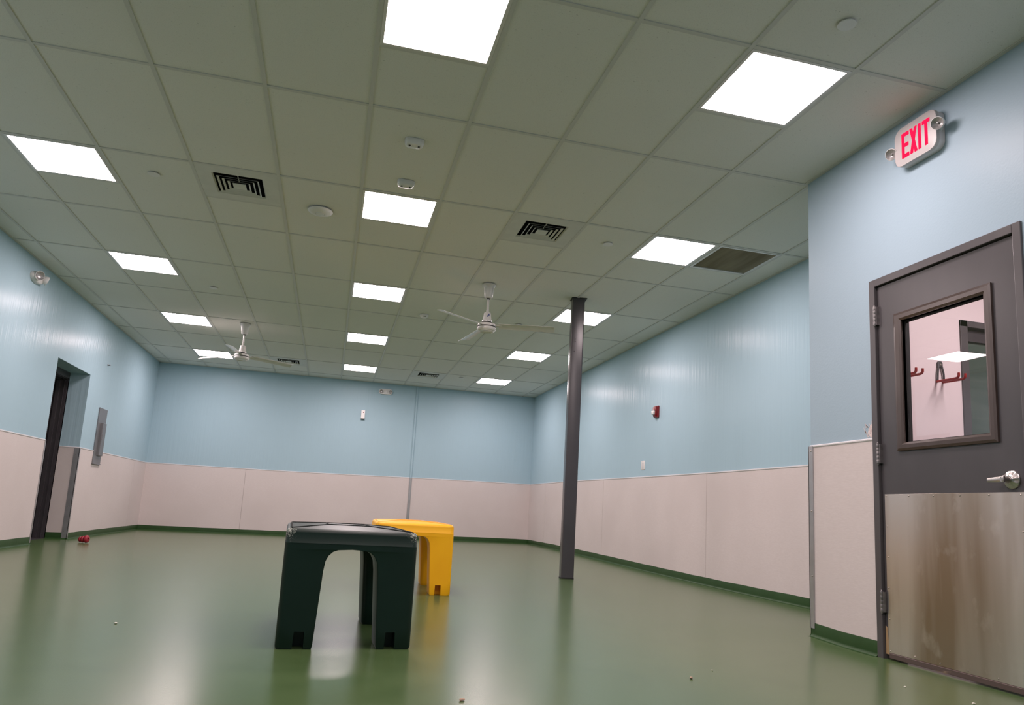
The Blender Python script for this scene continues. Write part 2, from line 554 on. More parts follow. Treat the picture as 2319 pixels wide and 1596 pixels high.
def cove(base, d, n, s0, s1):
    """cove base: upright band that sweeps into the floor"""
    m = MB(); bm = m.bm
    k = max(1, int(abs(s1 - s0) / 0.25))
    R = 0.020
    prof = [(-0.004, 0.084), (0.006, 0.084), (0.008, 0.080), (0.008, R)]
    for q in range(1, 7):
        a = radians(90 * q / 6)
        prof.append((0.008 + R - R * cos(a), R - R * sin(a)))
    prof += [(0.036, 0.0008), (0.036, -0.02), (-0.004, -0.02)]
    prev = None
    for i in range(k + 1):
        s = s0 + (s1 - s0) * i / k
        x, y = base[0] + d[0] * s, base[1] + d[1] * s
        z = dz(x, y)
        jit = 0.0018 * sin(9.1 * s) + 0.0012 * sin(23.7 * s + 1)
        ring = [bm.verts.new(P(base, d, n, s, o, z + h + (jit if h > 0.07 else 0))) for o, h in prof]
        if prev:
            for a in range(len(prof)):
                b = (a + 1) % len(prof)
                bm.faces.new([prev[a], prev[b], ring[b], ring[a]])
        else:
            bm.faces.new(ring)
        prev = ring
    bm.faces.new(prev)
    return m

def side(wallobj, tn, base, d, n, s0, s1, cuts, rlabel):
    w_ = wainscot(wallobj, base, d, n, s0, s1, cuts)
    w_.bm.free()
    rail(strip_rail(base, d, n, s0, s1), tn, rlabel)

def base_board(nm, label, *segs):
    m = None
    first = None
    tot = MB()
    for sg in segs:
        c = cove(*sg)
        me = bpy.data.meshes.new('tmp')
        c.bm.to_mesh(me); c.bm.free()
        tot.bm.from_mesh(me)
        bpy.data.meshes.remove(me)
    o = tot.build('baseboard_' + nm, M['base'], smooth=40)
    tag(o, label, 'baseboard', kind='structure')

side(WL, 1, (XL, 0), (0, 1), (1, 0), YB, OPEN_Y0 - 0.004, (-4.0, -0.9, 2.15), 'white trim along the wainscot of the left wall, near side of the doorway')
side(WL, 2, (XL, 0), (0, 1), (1, 0), OPEN_Y1 + 0.004, YF, (9.40,), 'white trim along the wainscot of the left wall, far side of the doorway')
side(WF, 3, (0, YF), (1, 0), (0, -1), XL, XR, (-1.555, 1.47), 'white trim along the wainscot of the far wall')
side(WR, 4, (XR, 0), (0, 1), (-1, 0), YC, YF, (2.985, 6.07, 9.06), 'white trim along the wainscot of the right wall')
side(WN, 5, (XN, 0), (0, 1), (-1, 0), DOOR_Y0 - 0.002, YC, (), 'white trim on the narrow wainscot beside the grey door')
side(WN, 6, (XN, 0), (0, 1), (-1, 0), YB, DOOR_Y1, (), 'white trim on the wainscot past the grey door')
base_board('left', 'dark green cove base along the left wall', ((XL, 0), (0, 1), (1, 0), YB, OPEN_Y0), ((XL, 0), (0, 1), (1, 0), OPEN_Y1, YF), ((0, OPEN_Y1), (1, 0), (0, -1), OPEN_X, XL))
base_board('far', 'dark green cove base along the far wall', ((0, YF), (1, 0), (0, -1), XL, XR))
base_board('right', 'dark green cove base along the right wall', ((XR, 0), (0, 1), (-1, 0), YC, YF))
base_board('entrance', 'dark green cove base beside the grey door', ((0, YC), (1, 0), (0, 1), XN - 0.008, XR), ((XN, 0), (0, 1), (-1, 0), DOOR_Y0, YC), ((XN, 0), (0, 1), (-1, 0), YB, DOOR_Y1))
base_board('back', 'dark green cove base behind the viewpoint', ((0, YB), (1, 0), (0, 1), XL, XN))

# wainscot inside the doorway recess (faces the camera) and its rail
m = MB(); m.box(OPEN_X, XL - 0.002, OPEN_Y1 - 0.005, OPEN_Y1 + 0.002, 0.06, RAIL_Z); m.build('wainscot_panel', M['panel'], WL)
rail(strip_rail((0, OPEN_Y1), (1, 0), (0, -1), OPEN_X, XL), 7, 'white trim on the wainscot inside the doorway recess')

# aluminium corner guards
def guard(loc, legs, ztop, zbot, label, screws):
    t = thing('corner_guard', label, 'corner guard', (loc[0], loc[1], 0))
    m = MB()
    for (x0, x1, y0, y1) in legs:
        m.box(x0, x1, y0, y1, zbot, ztop)
    m.build('guard_strip', M['guard'], t)
    for (x, y, z, n) in screws:
        s = MB()
        q = Vector((0, 0, 1)).rotation_difference(Vector(n)).to_matrix().to_4x4()
        q.translation = (x, y, z)
        s.lathe([(0.0055, 0), (0.0050, 0.0022), (0.0025, 0.0034), (0, 0.0036)], 14, q, cap=False)
        s.build('screw', M['screw'], t, smooth=50)
    return t
guard((XN, YC), [(-0.0115, -0.005, -0.034, 0.0115), (-0.0115, 0.034, 0.006, 0.0115)], 1.186, 0.034,
      'brushed aluminium guard strip on the wall corner left of the grey door',
      [(-0.0115, -0.016, z, (-1, 0, 0)) for z in (1.155, 0.765, 0.355)])
guard((XL, OPEN_Y1), [(0.005, 0.0115, -0.0115, 0.022), (-0.055, 0.0115, -0.0115, -0.006)], 1.178, 0.012,
      'grey metal guard strip on the far edge of the left doorway',
      [(-0.028, -0.0115, z, (0, -1, 0)) for z in (1.10, 0.76, 0.42, 0.10)])
guard((XL, OPEN_Y0), [(0.005, 0.0115, -0.020, 0.004), (-0.05, 0.0115, 0.001, 0.004)], 1.186, 0.018,
      'pale metal guard strip on the near edge of the left doorway', [(0.0115, -0.009, 0.75, (1, 0, 0))])

# ------------------------------------------------------------------ left doorway with dark frame
def left_door():
    t = thing('door_2', 'dark door with ribbed metal frame set back in the left wall', 'door', (XL, 6.0, 0), kind='structure')
    ox, oy = XL, 6.0
    # stepped jamb on the far side, running from the recess edge deeper
    m = MB()
    y = OPEN_Y1 - oy
    z1 = 2.085
    steps = [(-3.500, -3.512, 0.000), (-3.512, -3.545, -0.012), (-3.545, -3.552, -0.020), (-3.552, -3.590, -0.010), (-3.590, -3.597, -0.020), (-3.597, -3.640, -0.030), (-3.640, -3.72, -0.006)]
    for xa, xb, yo in steps:
        m.box(xb - ox, xa - ox, y + yo, y + 0.08, 0.0, z1)
    m.build('far_jamb', M['darkframe'], t)
    m = MB()
    y = OPEN_Y0 - oy
    for xa, xb, yo in steps:
        m.box(xb - ox, xa - ox, y - 0.08, y - yo, 0.0, z1)
    m.build('near_jamb', M['darkframe'], t)
    m = MB()
    for xa, xb, yo in steps:
        m.box(xb - ox, xa - ox, OPEN_Y0 - oy, OPEN_Y1 - oy, z1 + yo * 0.8, 2.24)
    m.build('head', M['darkframe'], t)
    m = MB()
    m.box(-3.70 - ox, -3.655 - ox, OPEN_Y0 + 0.03 - oy, OPEN_Y1 - 0.03 - oy, 0.012, z1 - 0.02, 0.003)
    m.build('door_leaf', M['darkleaf'], t)
    m = MB()
    m.box(-3.655 - ox, -3.648 - ox, OPEN_Y0 + 0.05 - oy, OPEN_Y0 + 0.20 - oy, 0.98, 1.12, 0.002)
    m.tube([(-3.648 - ox, OPEN_Y0 + 0.10 - oy, 1.05), (-3.600 - ox, OPEN_Y0 + 0.10 - oy, 1.05), (-3.595 - ox, OPEN_Y0 + 0.22 - oy, 1.05)], 0.011)
    m.build('lever_handle', M['satin'], t, smooth=50)
    m = MB(); m.box(-3.72 - ox, -3.50 - ox, OPEN_Y0 - oy, OPEN_Y1 - oy, -0.02, 0.006)
    m.build('threshold', M['darkframe'], t)
left_door()

# ------------------------------------------------------------------ grey door with window at the right
def right_door():
    t = thing('door_1', 'grey metal door with a brown framed window and steel kick plate', 'door', (XN, -1.1, 0), kind='structure')
    oy = -1.1
    X0 = XN
    fw = 0.045
    y0, y1 = DOOR_Y0 - oy, DOOR_Y1 - oy     # y0 > y1
    m = MB()
    for (a, b, z0, z1) in ((y0 - fw, y0, -0.035, DOOR_T), (y1, y1 + fw, -0.04, DOOR_T), (y1 + fw, y0 - fw, DOOR_T - fw, DOOR_T)):
        m.box(-0.012, 0.15, a, b, z0, z1, 0.003)
        # stop further in
    m.box(0.055, 0.10, y0 - fw - 0.014, y0 - fw, 0, DOOR_T - fw); m.box(0.055, 0.10, y1 + fw, y1 + fw + 0.014, 0, DOOR_T - fw)
    m.box(0.055, 0.10, y1, y0, DOOR_T - fw - 0.014, DOOR_T - fw)
    m.build('door_frame', M['framegrey'], t)
    # leaf with a real opening for the window
    ly0, ly1 = y0 - fw - 0.005, y1 + fw + 0.005
    lz0, lz1 = 0.004, DOOR_T - fw - 0.005
    wy0, wy1, wz0, wz1 = -0.835 - oy, -1.378 - oy, 1.150, 1.845
    xa, xb = 0.008, 0.052
    m = MB()
    m.box(xa, xb, wy0, ly0, lz0, lz1); m.box(xa, xb, ly1, wy1, lz0, lz1)
    m.box(xa, xb, wy1, wy0, lz0, wz0); m.box(xa, xb, wy1, wy0, wz1, lz1)
    leaf = m.build('door_leaf', M['doorgrey'], t)
    # window frame: sloped moulding
    def moulding(mb, x_out, x_in):
        o = [(-0.783 - oy, 1.105), (-0.783 - oy, 1.892), (-1.422 - oy, 1.892), (-1.422 - oy, 1.105)]
        mid = [(a + (-0.013 if a > -1.1 - oy else 0.013), z + (0.013 if z < 1.5 else -0.013)) for a, z in o]
        i = [(wy0, wz0), (wy0, wz1), (wy1, wz1), (wy1, wz0)]
        i2 = [(a + (0.012 if a > -1.1 - oy else -0.012), z + (-0.012 if z < 1.5 else 0.012)) for a, z in i]
        rings = [[(xa + 0.001, a, z) for a, z in o], [(x_out + 0.004, a, z) for a, z in o], [(x_out, a, z) for a, z in mid],
                 [(x_out, a, z) for a, z in i2], [(x_out + 0.006, a, z) for a, z in i], [(x_in, a, z) for a, z in i]]
        vr = [[mb.bm.verts.new(p) for p in r] for r in rings]
        for a, b in zip(vr[:-1], vr[1:]):
            for k in range(4):
                j = (k + 1) % 4
                mb.bm.faces.new([a[k], a[j], b[j], b[k]])
    m = MB(); moulding(m, -0.008, 0.040)
    wf = m.build('window_frame', M['brown'], t)
    m = MB()     # black glazing channel inside the frame
    gx = 0.036
    m.box(gx - 0.010, gx + 0.020, wy1, wy0, wz1 - 0.004, wz1 + 0.004); m.box(gx - 0.010, gx + 0.020, wy1, wy0, wz0 - 0.004, wz0 + 0.007)
    m.box(gx - 0.010, gx + 0.020, wy0 - 0.003, wy0 + 0.004, wz0, wz1); m.box(gx - 0.010, gx + 0.020, wy1 - 0.004, wy1 + 0.005, wz0, wz1)
    m.build('glazing_bead', M['black'], wf)
    m = MB(); m.box(-0.003, 0.003, wy1 - 0.002 - (wy0 + wy1) / 2, wy0 + 0.002 - (wy0 + wy1) / 2, wz0 - 0.002 - 1.5, wz1 + 0.002 - 1.5)
    g = m.build('glass_pane', M['glass'], t)
    g.location = (gx, (wy0 + wy1) / 2, 1.5)
    g.rotation_euler = (0, -0.0092, -0.005)      # the pane sits a hair out of true in its channel
    # hinges: knuckles stand proud at the frame edge
    for zc in (1.915, 1.098, 0.272):
        h = MB()
        for k in range(5):
            za = zc - 0.057 + k * 0.0232
            h.lathe([(0.0, 0.0), (0.0075, 0.0), (0.0080, 0.0015), (0.0080, 0.0205), (0.0075, 0.022), (0.0, 0.022)], 16,
                    Matrix.Translation((-0.014, y0 - fw - 0.002, za)), cap=False)
        h.lathe([(0.0, 0), (0.0055, 0.0015), (0.006, 0.004), (0.004, 0.007), (0.0, 0.008)], 14, Matrix.Translation((-0.014, y0 - fw - 0.002, zc + 0.058)), cap=False)
        h.lathe([(0.0, 0), (0.0055, -0.0015), (0.006, -0.004), (0.004, -0.007), (0.0, -0.008)], 14, Matrix.Translation((-0.014, y0 - fw - 0.002, zc - 0.057)), cap=False)
        h.box(-0.0135, -0.008, y0 - fw + 0.001, y0 - fw + 0.012, zc - 0.055, zc + 0.055)
        h.box(-0.0135, 0.0085, y0 - fw - 0.016, y0 - fw - 0.004, zc - 0.055, zc + 0.055)
        h.build('hinge', M['hinge'], t, smooth=45)
    # kick plate with its screws
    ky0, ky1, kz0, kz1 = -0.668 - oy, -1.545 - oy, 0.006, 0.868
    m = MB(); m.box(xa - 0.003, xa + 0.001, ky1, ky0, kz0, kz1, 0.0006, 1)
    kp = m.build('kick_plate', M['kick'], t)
    spots = [(-0.680 - 0.1672 * k, 0.856) for k in range(6)] + [(-0.682, 0.688 - 0.168 * k) for k in range(5)] + \
            [(-0.854 - 0.166 * k, 0.020) for k in range(5)] + [(-1.518, 0.688 - 0.168 * k) for k in range(4)]
    for (yy, zz) in spots:
        s = MB()
        q = Vector((0, 0, 1)).rotation_difference(Vector((-1, 0, 0))).to_matrix().to_4x4()
        q.translation = (xa - 0.003, yy - oy, zz)
        s.lathe([(0.0042, 0), (0.0042, 0.0012), (0.0030, 0.0024), (0, 0.0028)], 14, q, cap=False)
        s.build('screw', M['screw'], kp, smooth=50)
    # bare wood showing at the lower hinge edge
    m = MB()
    pts = [(-0.6485, 0.146), (-0.660, 0.135), (-0.6625, 0.10), (-0.668, 0.06), (-0.668, 0.003), (-0.682, -0.004), (-0.6475, -0.004)]
    m.prism(pts, lambda p: (xa + 0.001, p[0] - oy, p[1]), lambda p: (xa - 0.0022, p[0] - oy, p[1]))
    tag(m.build('splintered_edge', M['wood'], t), 'bare tan wood at the lower hinge edge')
    # sweep along the bottom
    m = MB()
    m.box(xa - 0.012, xa + 0.004, ly1, -0.682 - oy, -0.021, 0.005, 0.002)
    m.build('door_sweep', M['sweep'], t)
    # lever set: fluted rose, neck and lever
    hy, hz = -1.476 - oy, 0.925
    q = Vector((0, 0, 1)).rotation_difference(Vector((-1, 0, 0))).to_matrix().to_4x4()
    q.translation = (xa, hy, hz)
    m = MB()
    prof = [(0.043, 0.0), (0.043, 0.006), (0.039, 0.010), (0.026, 0.017), (0.0165, 0.020), (0.015, 0.024)]
    seg = 96
    rings = []
    for i, (r, z) in enumerate(prof):
        fl = (0.0, 0.0, 0.0016, 0.0030, 0.0, 0.0)[i]
        rings.append([m.bm.verts.new(q @ Vector((r * cos(2 * pi * k / seg), r * sin(2 * pi * k / seg), z - fl * abs(sin(9 * pi * k / seg))))) for k in range(seg)])
    for a, b in zip(rings[:-1], rings[1:]):
        for k in range(seg):
            j = (k + 1) % seg
            m.bm.faces.new([a[k], a[j], b[j], b[k]])
    m.bm.faces.new(rings[-1])
    hs = m.build('handle_rose', M['satin'], t, smooth=60)
    m = MB()
    m.tube([(xa - 0.018, hy, hz), (xa - 0.060, hy, hz)], [0.0125, 0.0125], 18)
    m.build('handle_neck', M['satin'], t, smooth=50)
    m = MB(); bm = m.bm
    # flat tapering lever that curves back towards the door at its tip
    prev = None
    n = 14
    for i in range(n + 1):
        s = i / n
        y = hy - 0.012 + 0.096 * s
        x = xa - 0.060 + 0.010 * sin(pi * s) + (0.018 * max(0, s - 0.55) ** 1.3)
        hh = 0.0150 - 0.0055 * s
        tt = 0.0052 - 0.0018 * s
        zc = hz + 0.001 - 0.004 * s
        ring = [bm.verts.new((x + a * tt, y, zc + b * hh)) for a, b in ((-0.55, -1), (0.55, -1), (1, -0.6), (1, 0.6), (0.55, 1), (-0.55, 1), (-1, 0.6), (-1, -0.6))]
        if prev:
            for a in range(8):
                b = (a + 1) % 8
                bm.faces.new([prev[a], prev[b], ring[b], ring[a]])
        else:
            bm.faces.new(ring)
        prev = ring
    bm.faces.new(prev)
    m.build('lever_handle', M['satin'], t, smooth=40)
right_door()

# torn paint patch beside the frame: ragged thin flakes on the wall
def peel():
    m = MB()
    rnd = random.Random(3)
    m.prism([(-0.600, 1.196), (-0.590, 1.196), (-0.572, 1.200), (-0.560, 1.215), (-0.552, 1.228), (-0.560, 1.246), (-0.566, 1.262), (-0.578, 1.270), (-0.590, 1.282), (-0.600, 1.280)],
            lambda p: (XN - 0.0002, p[0], p[1]), lambda p: (XN - 0.0009, p[0], p[1]))
    for k in range(16):
        y = -0.598 + rnd.random() * 0.062
        z = 1.199 + rnd.random() * 0.07
        L = 0.016 + rnd.random() * 0.024
        a = radians(100 + rnd.random() * 40)
        wv = 0.002 + rnd.random() * 0.0025
        dy, dzv = -cos(a) * L, sin(a) * L
        if y + dy < -0.600:
            continue
        m.prism([(y - wv, z), (y + wv, z - wv), (y + dy, z + dzv)], lambda p: (XN - 0.0006, p[0], p[1]), lambda p: (XN - 0.0018, p[0], p[1]))
    o = m.build('peeling_paint', M['peel'])
    tag(o, 'ragged patch of torn blue paint showing pale plaster beside the door frame', 'peeling paint')
peel()

# ------------------------------------------------------------------ hallway seen through the door window
def hallway():
    y1 = -0.15
    xa, xb, ya = XN + 0.14, 6.4, -4.4
    m = MB()
    m.box(xa, 4.175, y1, YC - 0.06, ZB, 3.0); m.box(4.175, 5.10, y1, YC - 0.06, 2.11, 3.0); m.box(5.10, xb, y1, YC - 0.06, ZB, 3.0)
    o = m.build('wall_hallway', M['pink']); tag(o, 'pale pink hallway wall seen through the door window', 'wall', kind='structure')
    m = MB(); m.box(xb, xb + 0.1, ya, y1, ZB, 3.0)
    o = m.build('wall_hallway_end', M['pink']); tag(o, 'pale hallway end wall hidden past the door window', 'wall', kind='structure')
    m = MB(); m.box(xa, xb, ya - 0.1, ya, ZB, 3.0); 
    o = m.build('wall_hallway_back', M['pink']); tag(o, 'pale hallway wall behind the door, out of view', 'wall', kind='structure')
    m = MB(); m.box(xa - 0.001, xa + 0.012, ya, DOOR_Y1 - 0.02, ZB, 3.0); m.box(xa - 0.001, xa + 0.012, DOOR_Y0 + 0.02, y1, ZB, 3.0); m.box(xa - 0.001, xa + 0.012, DOOR_Y1 - 0.02, DOOR_Y0 + 0.02, DOOR_T + 0.02, 3.0)
    o = m.build('wall_hallway_inside', M['pink']); tag(o, 'pale hallway side of the wall holding the grey door', 'wall', kind='structure')
    m = MB(); m.box(xa - 0.13, xb, ya, y1, -0.08, -0.035)
    o = m.build('floor_hallway', M['hallfloor']); tag(o, 'grey hallway floor behind the grey door', 'floor', kind='structure')
    m = MB(); m.box(xa, xb, ya, y1, 2.75, 2.8)
    o = m.build('ceiling_hallway', M['tile']); tag(o, 'hallway ceiling behind the grey door', 'ceiling', kind='structure')
    # second door with dark glass
    t = thing('door_3', 'grey framed glass door on the hallway wall seen through the window', 'door', (4.62, y1, 0), kind='structure')
    m = MB()
    m.box(4.130 - 4.62, 4.190 - 4.62, -0.012, 0.09, -0.03, 2.150, 0.002); m.box(5.085 - 4.62, 5.145 - 4.62, -0.012, 0.09, -0.03, 2.150, 0.002); m.box(4.130 - 4.62, 5.145 - 4.62, -0.012, 0.09, 2.105, 2.150, 0.002)
    m.build('door_frame', M['framegrey'], t)
    m = MB()
    m.box(-0.425, 0.46, 0.030, 0.075, 2.015, 2.10); m.box(-0.425, 0.46, 0.030, 0.075, -0.03, 0.22); m.box(-0.425, -0.40, 0.030, 0.075, 0.22, 2.015); m.box(0.36, 0.46, 0.030, 0.075, 0.22, 2.015)
    m.build('door_leaf', M['darkframe'], t)
    m = MB(); m.box(-0.40, 0.36, 0.048, 0.056, 0.22, 2.015)
    m.build('glass_pane', M['halldoor'], t)
    # ceiling lamp of the hallway
    t = thing('hallway_ceiling_light', 'square LED panel on the hallway ceiling behind the grey door', 'ceiling light', (4.2, -1.6, 2.74), group='hallway ceiling lights')
    m = MB(); m.box(-0.30, 0.30, -0.60, 0.60, 0.0, 0.012); m.build('panel_frame', M['whitemetal'], t)
    m = MB(); m.quad([(-0.28, -0.58, -0.002), (0.28, -0.58, -0.002), (0.28, 0.58, -0.002), (-0.28, 0.58, -0.002)]); m.build('diffuser', M['hallled'], t)
    # double hooks on the hallway wall
    def hook(x, z, label):
        t = thing('wall_hook', label, 'hook', (x, y1, z), group='red hooks on the hallway wall')
        m = MB()
        # black bracket: two legs meeting at a rounded top plate with a hole
        m.prism([(-0.020, 0.100), (0.020, 0.100), (0.020, 0.130), (0.012, 0.142), (-0.012, 0.142), (-0.020, 0.130)], lambda p: (p[0], -0.001, p[1]), lambda p: (p[0], -0.014, p[1]), 0.002)
        for sgn in (-1, 1):
            m.tube([(sgn * 0.010, -0.010, 0.125), (sgn * 0.024, -0.014, 0.055), (sgn * 0.027, -0.012, -0.004)], 0.0065, 10)
        b = m.build('bracket', M['steel'], t, smooth=50)
        m = MB(); q = Matrix.Rotation(pi / 2, 4, 'X'); q.translation = (0, -0.0155, 0.118)
        m.lathe([(0.0, 0), (0.007, 0), (0.007, 0.002), (0.0, 0.003)], 16, q, cap=False); m.build('screw', M['screw'], b, smooth=50)
        for sgn in (-1, 1):
            m = MB()
            pts = [(sgn * 0.026, -0.004, 0.0), (sgn * 0.026, -0.08, -0.003), (sgn * 0.026, -0.160, -0.004), (sgn * 0.026, -0.177, -0.001), (sgn * 0.026, -0.185, 0.009), (sgn * 0.026, -0.186, 0.030)]
            m.tube(pts, [0.0085, 0.0085, 0.0085, 0.0085, 0.0085, 0.008], 12)
            m.build('prong', M['hookred'], t, smooth=50)
    hook(3.945, 1.690, 'red double prong hook on a black bracket, centre of the door window')
    hook(3.608, 1.690, 'red double prong hook partly hidden by the left edge of the window frame')
hallway()

# ------------------------------------------------------------------ ceiling lights
def led_panel():
    t = thing('ceiling_light', '', 'ceiling light', (0, 0, H), group='square LED panels in the ceiling grid')
    h = T / 2 - 0.0125
    m = MB()
    e = 0.274
    for (x0, x1, y0, y1) in ((-h, -e, -h, h), (e, h, -h, h), (-e, e, -h, -e), (-e, e, e, h)):
        m.box(x0, x1, y0, y1, -0.002, 0.03)
    m.build('panel_frame', M['whitemetal'], t)
    m = MB(); m.quad([(-e - 0.001, -e - 0.001, 0.001), (-e - 0.001, e + 0.001, 0.001), (e + 0.001, e + 0.001, 0.001), (e + 0.001, -e - 0.001, 0.001)])
    m.build('diffuser', M['led'], t)
    return t
LIGHT_LABEL = {
    (0, -2): 'largest glowing square ceiling panel, cut off by the top edge of the photo',
    (0, 2): 'square ceiling panel of the middle row, just below the two white motion sensors',
    (0, 6): 'square ceiling panel of the middle row, second nearest one seen whole',
    (0, 10): 'square ceiling panel of the middle row, second from the far wall',
    (0, 14): 'small square ceiling panel of the middle row nearest the far wall',
    (-4, 2): 'large square ceiling panel at the far left edge of the photo',
    (-4, 6): 'square ceiling panel of the left row, second from the left photo edge',
    (-4, 10): 'square ceiling panel of the left row just left of the farther fan post',
    (-4, 14): 'square ceiling panel partly crossed by a blade of the farther ceiling fan',
    (3, -2): 'large square ceiling panel at the upper right, before the EXIT sign',
    (4, 2): 'square ceiling panel beside the dark return grille on the right',
    (4, 6): 'square ceiling panel partly hidden behind the top of the grey post',
    (4, 10): 'square ceiling panel of the right row, between nearer fan and far corner',
    (4, 14): 'small square ceiling panel of the right row closest to the far right corner',
    (-4, -2): 'square ceiling panel of the left row, just outside the left edge of view',
    (-4, -6): 'square ceiling panel above and left of the viewpoint, out of view',
    (0, -6): 'square ceiling panel directly above the viewpoint, out of view',
    (3, -6): 'square ceiling panel above and right of the viewpoint, out of view'}
proto = led_panel()
for i, (c, r) in enumerate(LIGHTS):
    o = proto if i == 0 else copy_tree(proto)
    o.location = ((c + 0.5) * T, (r + 0.5) * T, H)
    o['label'] = LIGHT_LABEL[(c, r)]

# ------------------------------------------------------------------ supply diffusers and return grille
def diffuser():
    t = thing('ceiling_vent', '', 'vent', (0, 0, H), group='square louvred vents in the ceiling')
    h = T / 2 - 0.0125
    m = MB(); e = 0.186
    for (x0, x1, y0, y1) in ((-h, -e, -h, h), (e, h, -h, h), (-e, e, -h, -e), (-e, e, e, h)):
        m.box(x0, x1, y0, y1, 0.0, 0.006)
    m.build('face_plate', M['pan'], t)
    def frustum(mb, s0, z0, s1, z1):
        a = [mb.bm.verts.new((x * s0, y * s0, z0)) for x, y in ((-1, -1), (1, -1), (1, 1), (-1, 1))]
        b = [mb.bm.verts.new((x * s1, y * s1, z1)) for x, y in ((-1, -1), (1, -1), (1, 1), (-1, 1))]
        a2 = [mb.bm.verts.new((x * (s0 - 0.003), y * (s0 - 0.003), z0 + 0.001)) for x, y in ((-1, -1), (1, -1), (1, 1), (-1, 1))]
        b2 = [mb.bm.verts.new((x * (s1 - 0.003), y * (s1 - 0.003), z1 + 0.001)) for x, y in ((-1, -1), (1, -1), (1, 1), (-1, 1))]
        for k in range(4):
            j = (k + 1) % 4
            for p, q in ((a, b), (b2, a2)):
                mb.bm.faces.new([p[k], p[j], q[j], q[k]])
            mb.bm.faces.new([a2[k], a2[j], a[j], a[k]])
            mb.bm.faces.new([b[k], b[j], b2[j], b2[k]])
    for s in (0.152, 0.117, 0.082):
        m = MB(); frustum(m, s, -0.007, s - 0.011, 0.002); m.build('louvre', M['pan'], t)
    m = MB(); m.box(-0.048, 0.048, -0.048, 0.048, -0.007, 0.0, 0.002); m.build('centre_plate', M['pan'], t)
    m = MB(); frustum(m, 0.187, 0.0, 0.178, 0.010); m.build('collar', M['pan'], t)
    for sg in (-1, 1):
        m = MB(); m.box(-0.003, 0.003, sg * 0.045, sg * 0.17, 0.010, 0.016); m.build('support_bar', M['pan'], t)
    m = MB()
    for (x0, x1, y0, y1) in ((-0.30, -0.19, -0.30, 0.30), (0.19, 0.30, -0.30, 0.30), (-0.19, 0.19, -0.30, -0.19), (-0.19, 0.19, 0.19, 0.30)):
        m.box(x0, x1, y0, y1, 0.041, 0.05)
    m.box(-0.2, 0.2, -0.2, 0.2, 0.20, 0.21)
    for (x0, x1, y0, y1) in ((-0.20, -0.19, -0.2, 0.2), (0.19, 0.20, -0.2, 0.2), (-0.2, 0.2, -0.20, -0.19), (-0.2, 0.2, 0.19, 0.20)):
        m.box(x0, x1, y0, y1, 0.04, 0.21)
    m.build('duct_box', M['black'], t)
    return t
VENT_LABEL = {(-2, 2): 'square louvred ceiling vent between the leftmost light panel and the round white disc',
              (2, 2): 'square louvred ceiling vent right of the middle light panel, toward the nearer fan',
              (-2, 14): 'small louvred ceiling vent near the far wall, beside the farther fan blade tip',
              (2, 14): 'small louvred ceiling vent near the far wall, between the two farthest light panels'}
pv = diffuser()
for i, (c, r) in enumerate(VENTS):
    o = pv if i == 0 else copy_tree(pv)
    o.location = ((c + 0.5) * T, (r + 0.5) * T, H)
    o['label'] = VENT_LABEL[(c, r)]

def return_grille():
    c, r = RETURN
    t = thing('return_grille', 'dark square return air grille beside the right-hand light panel', 'grille', ((c + 0.5) * T, (r + 0.5) * T, H))
    h = T / 2 - 0.0125
    e = 0.268
    m = MB()
    for (x0, x1, y0, y1) in ((-h, -e, -h, h), (e, h, -h, h), (-e, e, -h, -e), (-e, e, e, h)):
        m.box(x0, x1, y0, y1, -0.003, 0.012)
    m.build('grille_frame', M['whitemetal'], t)
    m = MB()
    n = 42
    for k in range(n):
        x = -e + (k + 0.5) * 2 * e / n
        m.quad([(x + 0.0035, -e, 0.002), (x + 0.0035, e, 0.002), (x - 0.0050, e, 0.011), (x - 0.0050, -e, 0.011)])
    for y in (-0.134, 0, 0.134):
        m.box(-e, e, y - 0.002, y + 0.002, 0.011, 0.014)
    m.build('grille_blades', M['grille'], t)
    m = MB()
    m.box(-h, h, -h, h, 0.15, 0.16)
    for (x0, x1, y0, y1) in ((-h, -e, -h, h), (e, h, -h, h), (-e, e, -h, -e), (-e, e, e, h)):
        m.box(x0, x1, y0, y1, 0.012, 0.15)
    m.build('duct_box', M['black'], t)
return_grille()

# ------------------------------------------------------------------ small ceiling devices
def sprinkler_cover():
    m = MB()
    m.lathe([(0.030, 0.004), (0.030, -0.003), (0.0425, -0.0035), (0.0430, -0.006), (0.0415, -0.0078), (0.0, -0.0085)], 40, cap=False)
    return m.build('sprinkler_cover', M['white'], smooth=40)
SPR = [(-2.51, 2.52, 'flat round white sprinkler cover between the leftmost light panel and its neighbouring vent'),
       (-2.52, 7.52, 'flat round white sprinkler cover right of the second left-row light panel'),
       (3.53, -2.48, 'largest flat round white sprinkler cover, at the upper right of the ceiling'),
       (3.52, 2.57, 'flat round white sprinkler cover left of the light panel beside the return grille'),
       (3.49, 7.57, 'flat round white sprinkler cover just above the right blade of the nearer fan'),
       (3.47, 14.35, 'tiny round white sprinkler cover between the far right vent and last right light')]
ps = sprinkler_cover()
for i, (c, r, lab) in enumerate(SPR):
    o = ps if i == 0 else ps.copy()
    if i: COL.objects.link(o)
    o.location = (c * T, r * T, H)
    tag(o, lab, 'sprinkler cover', 'round sprinkler covers in the ceiling')

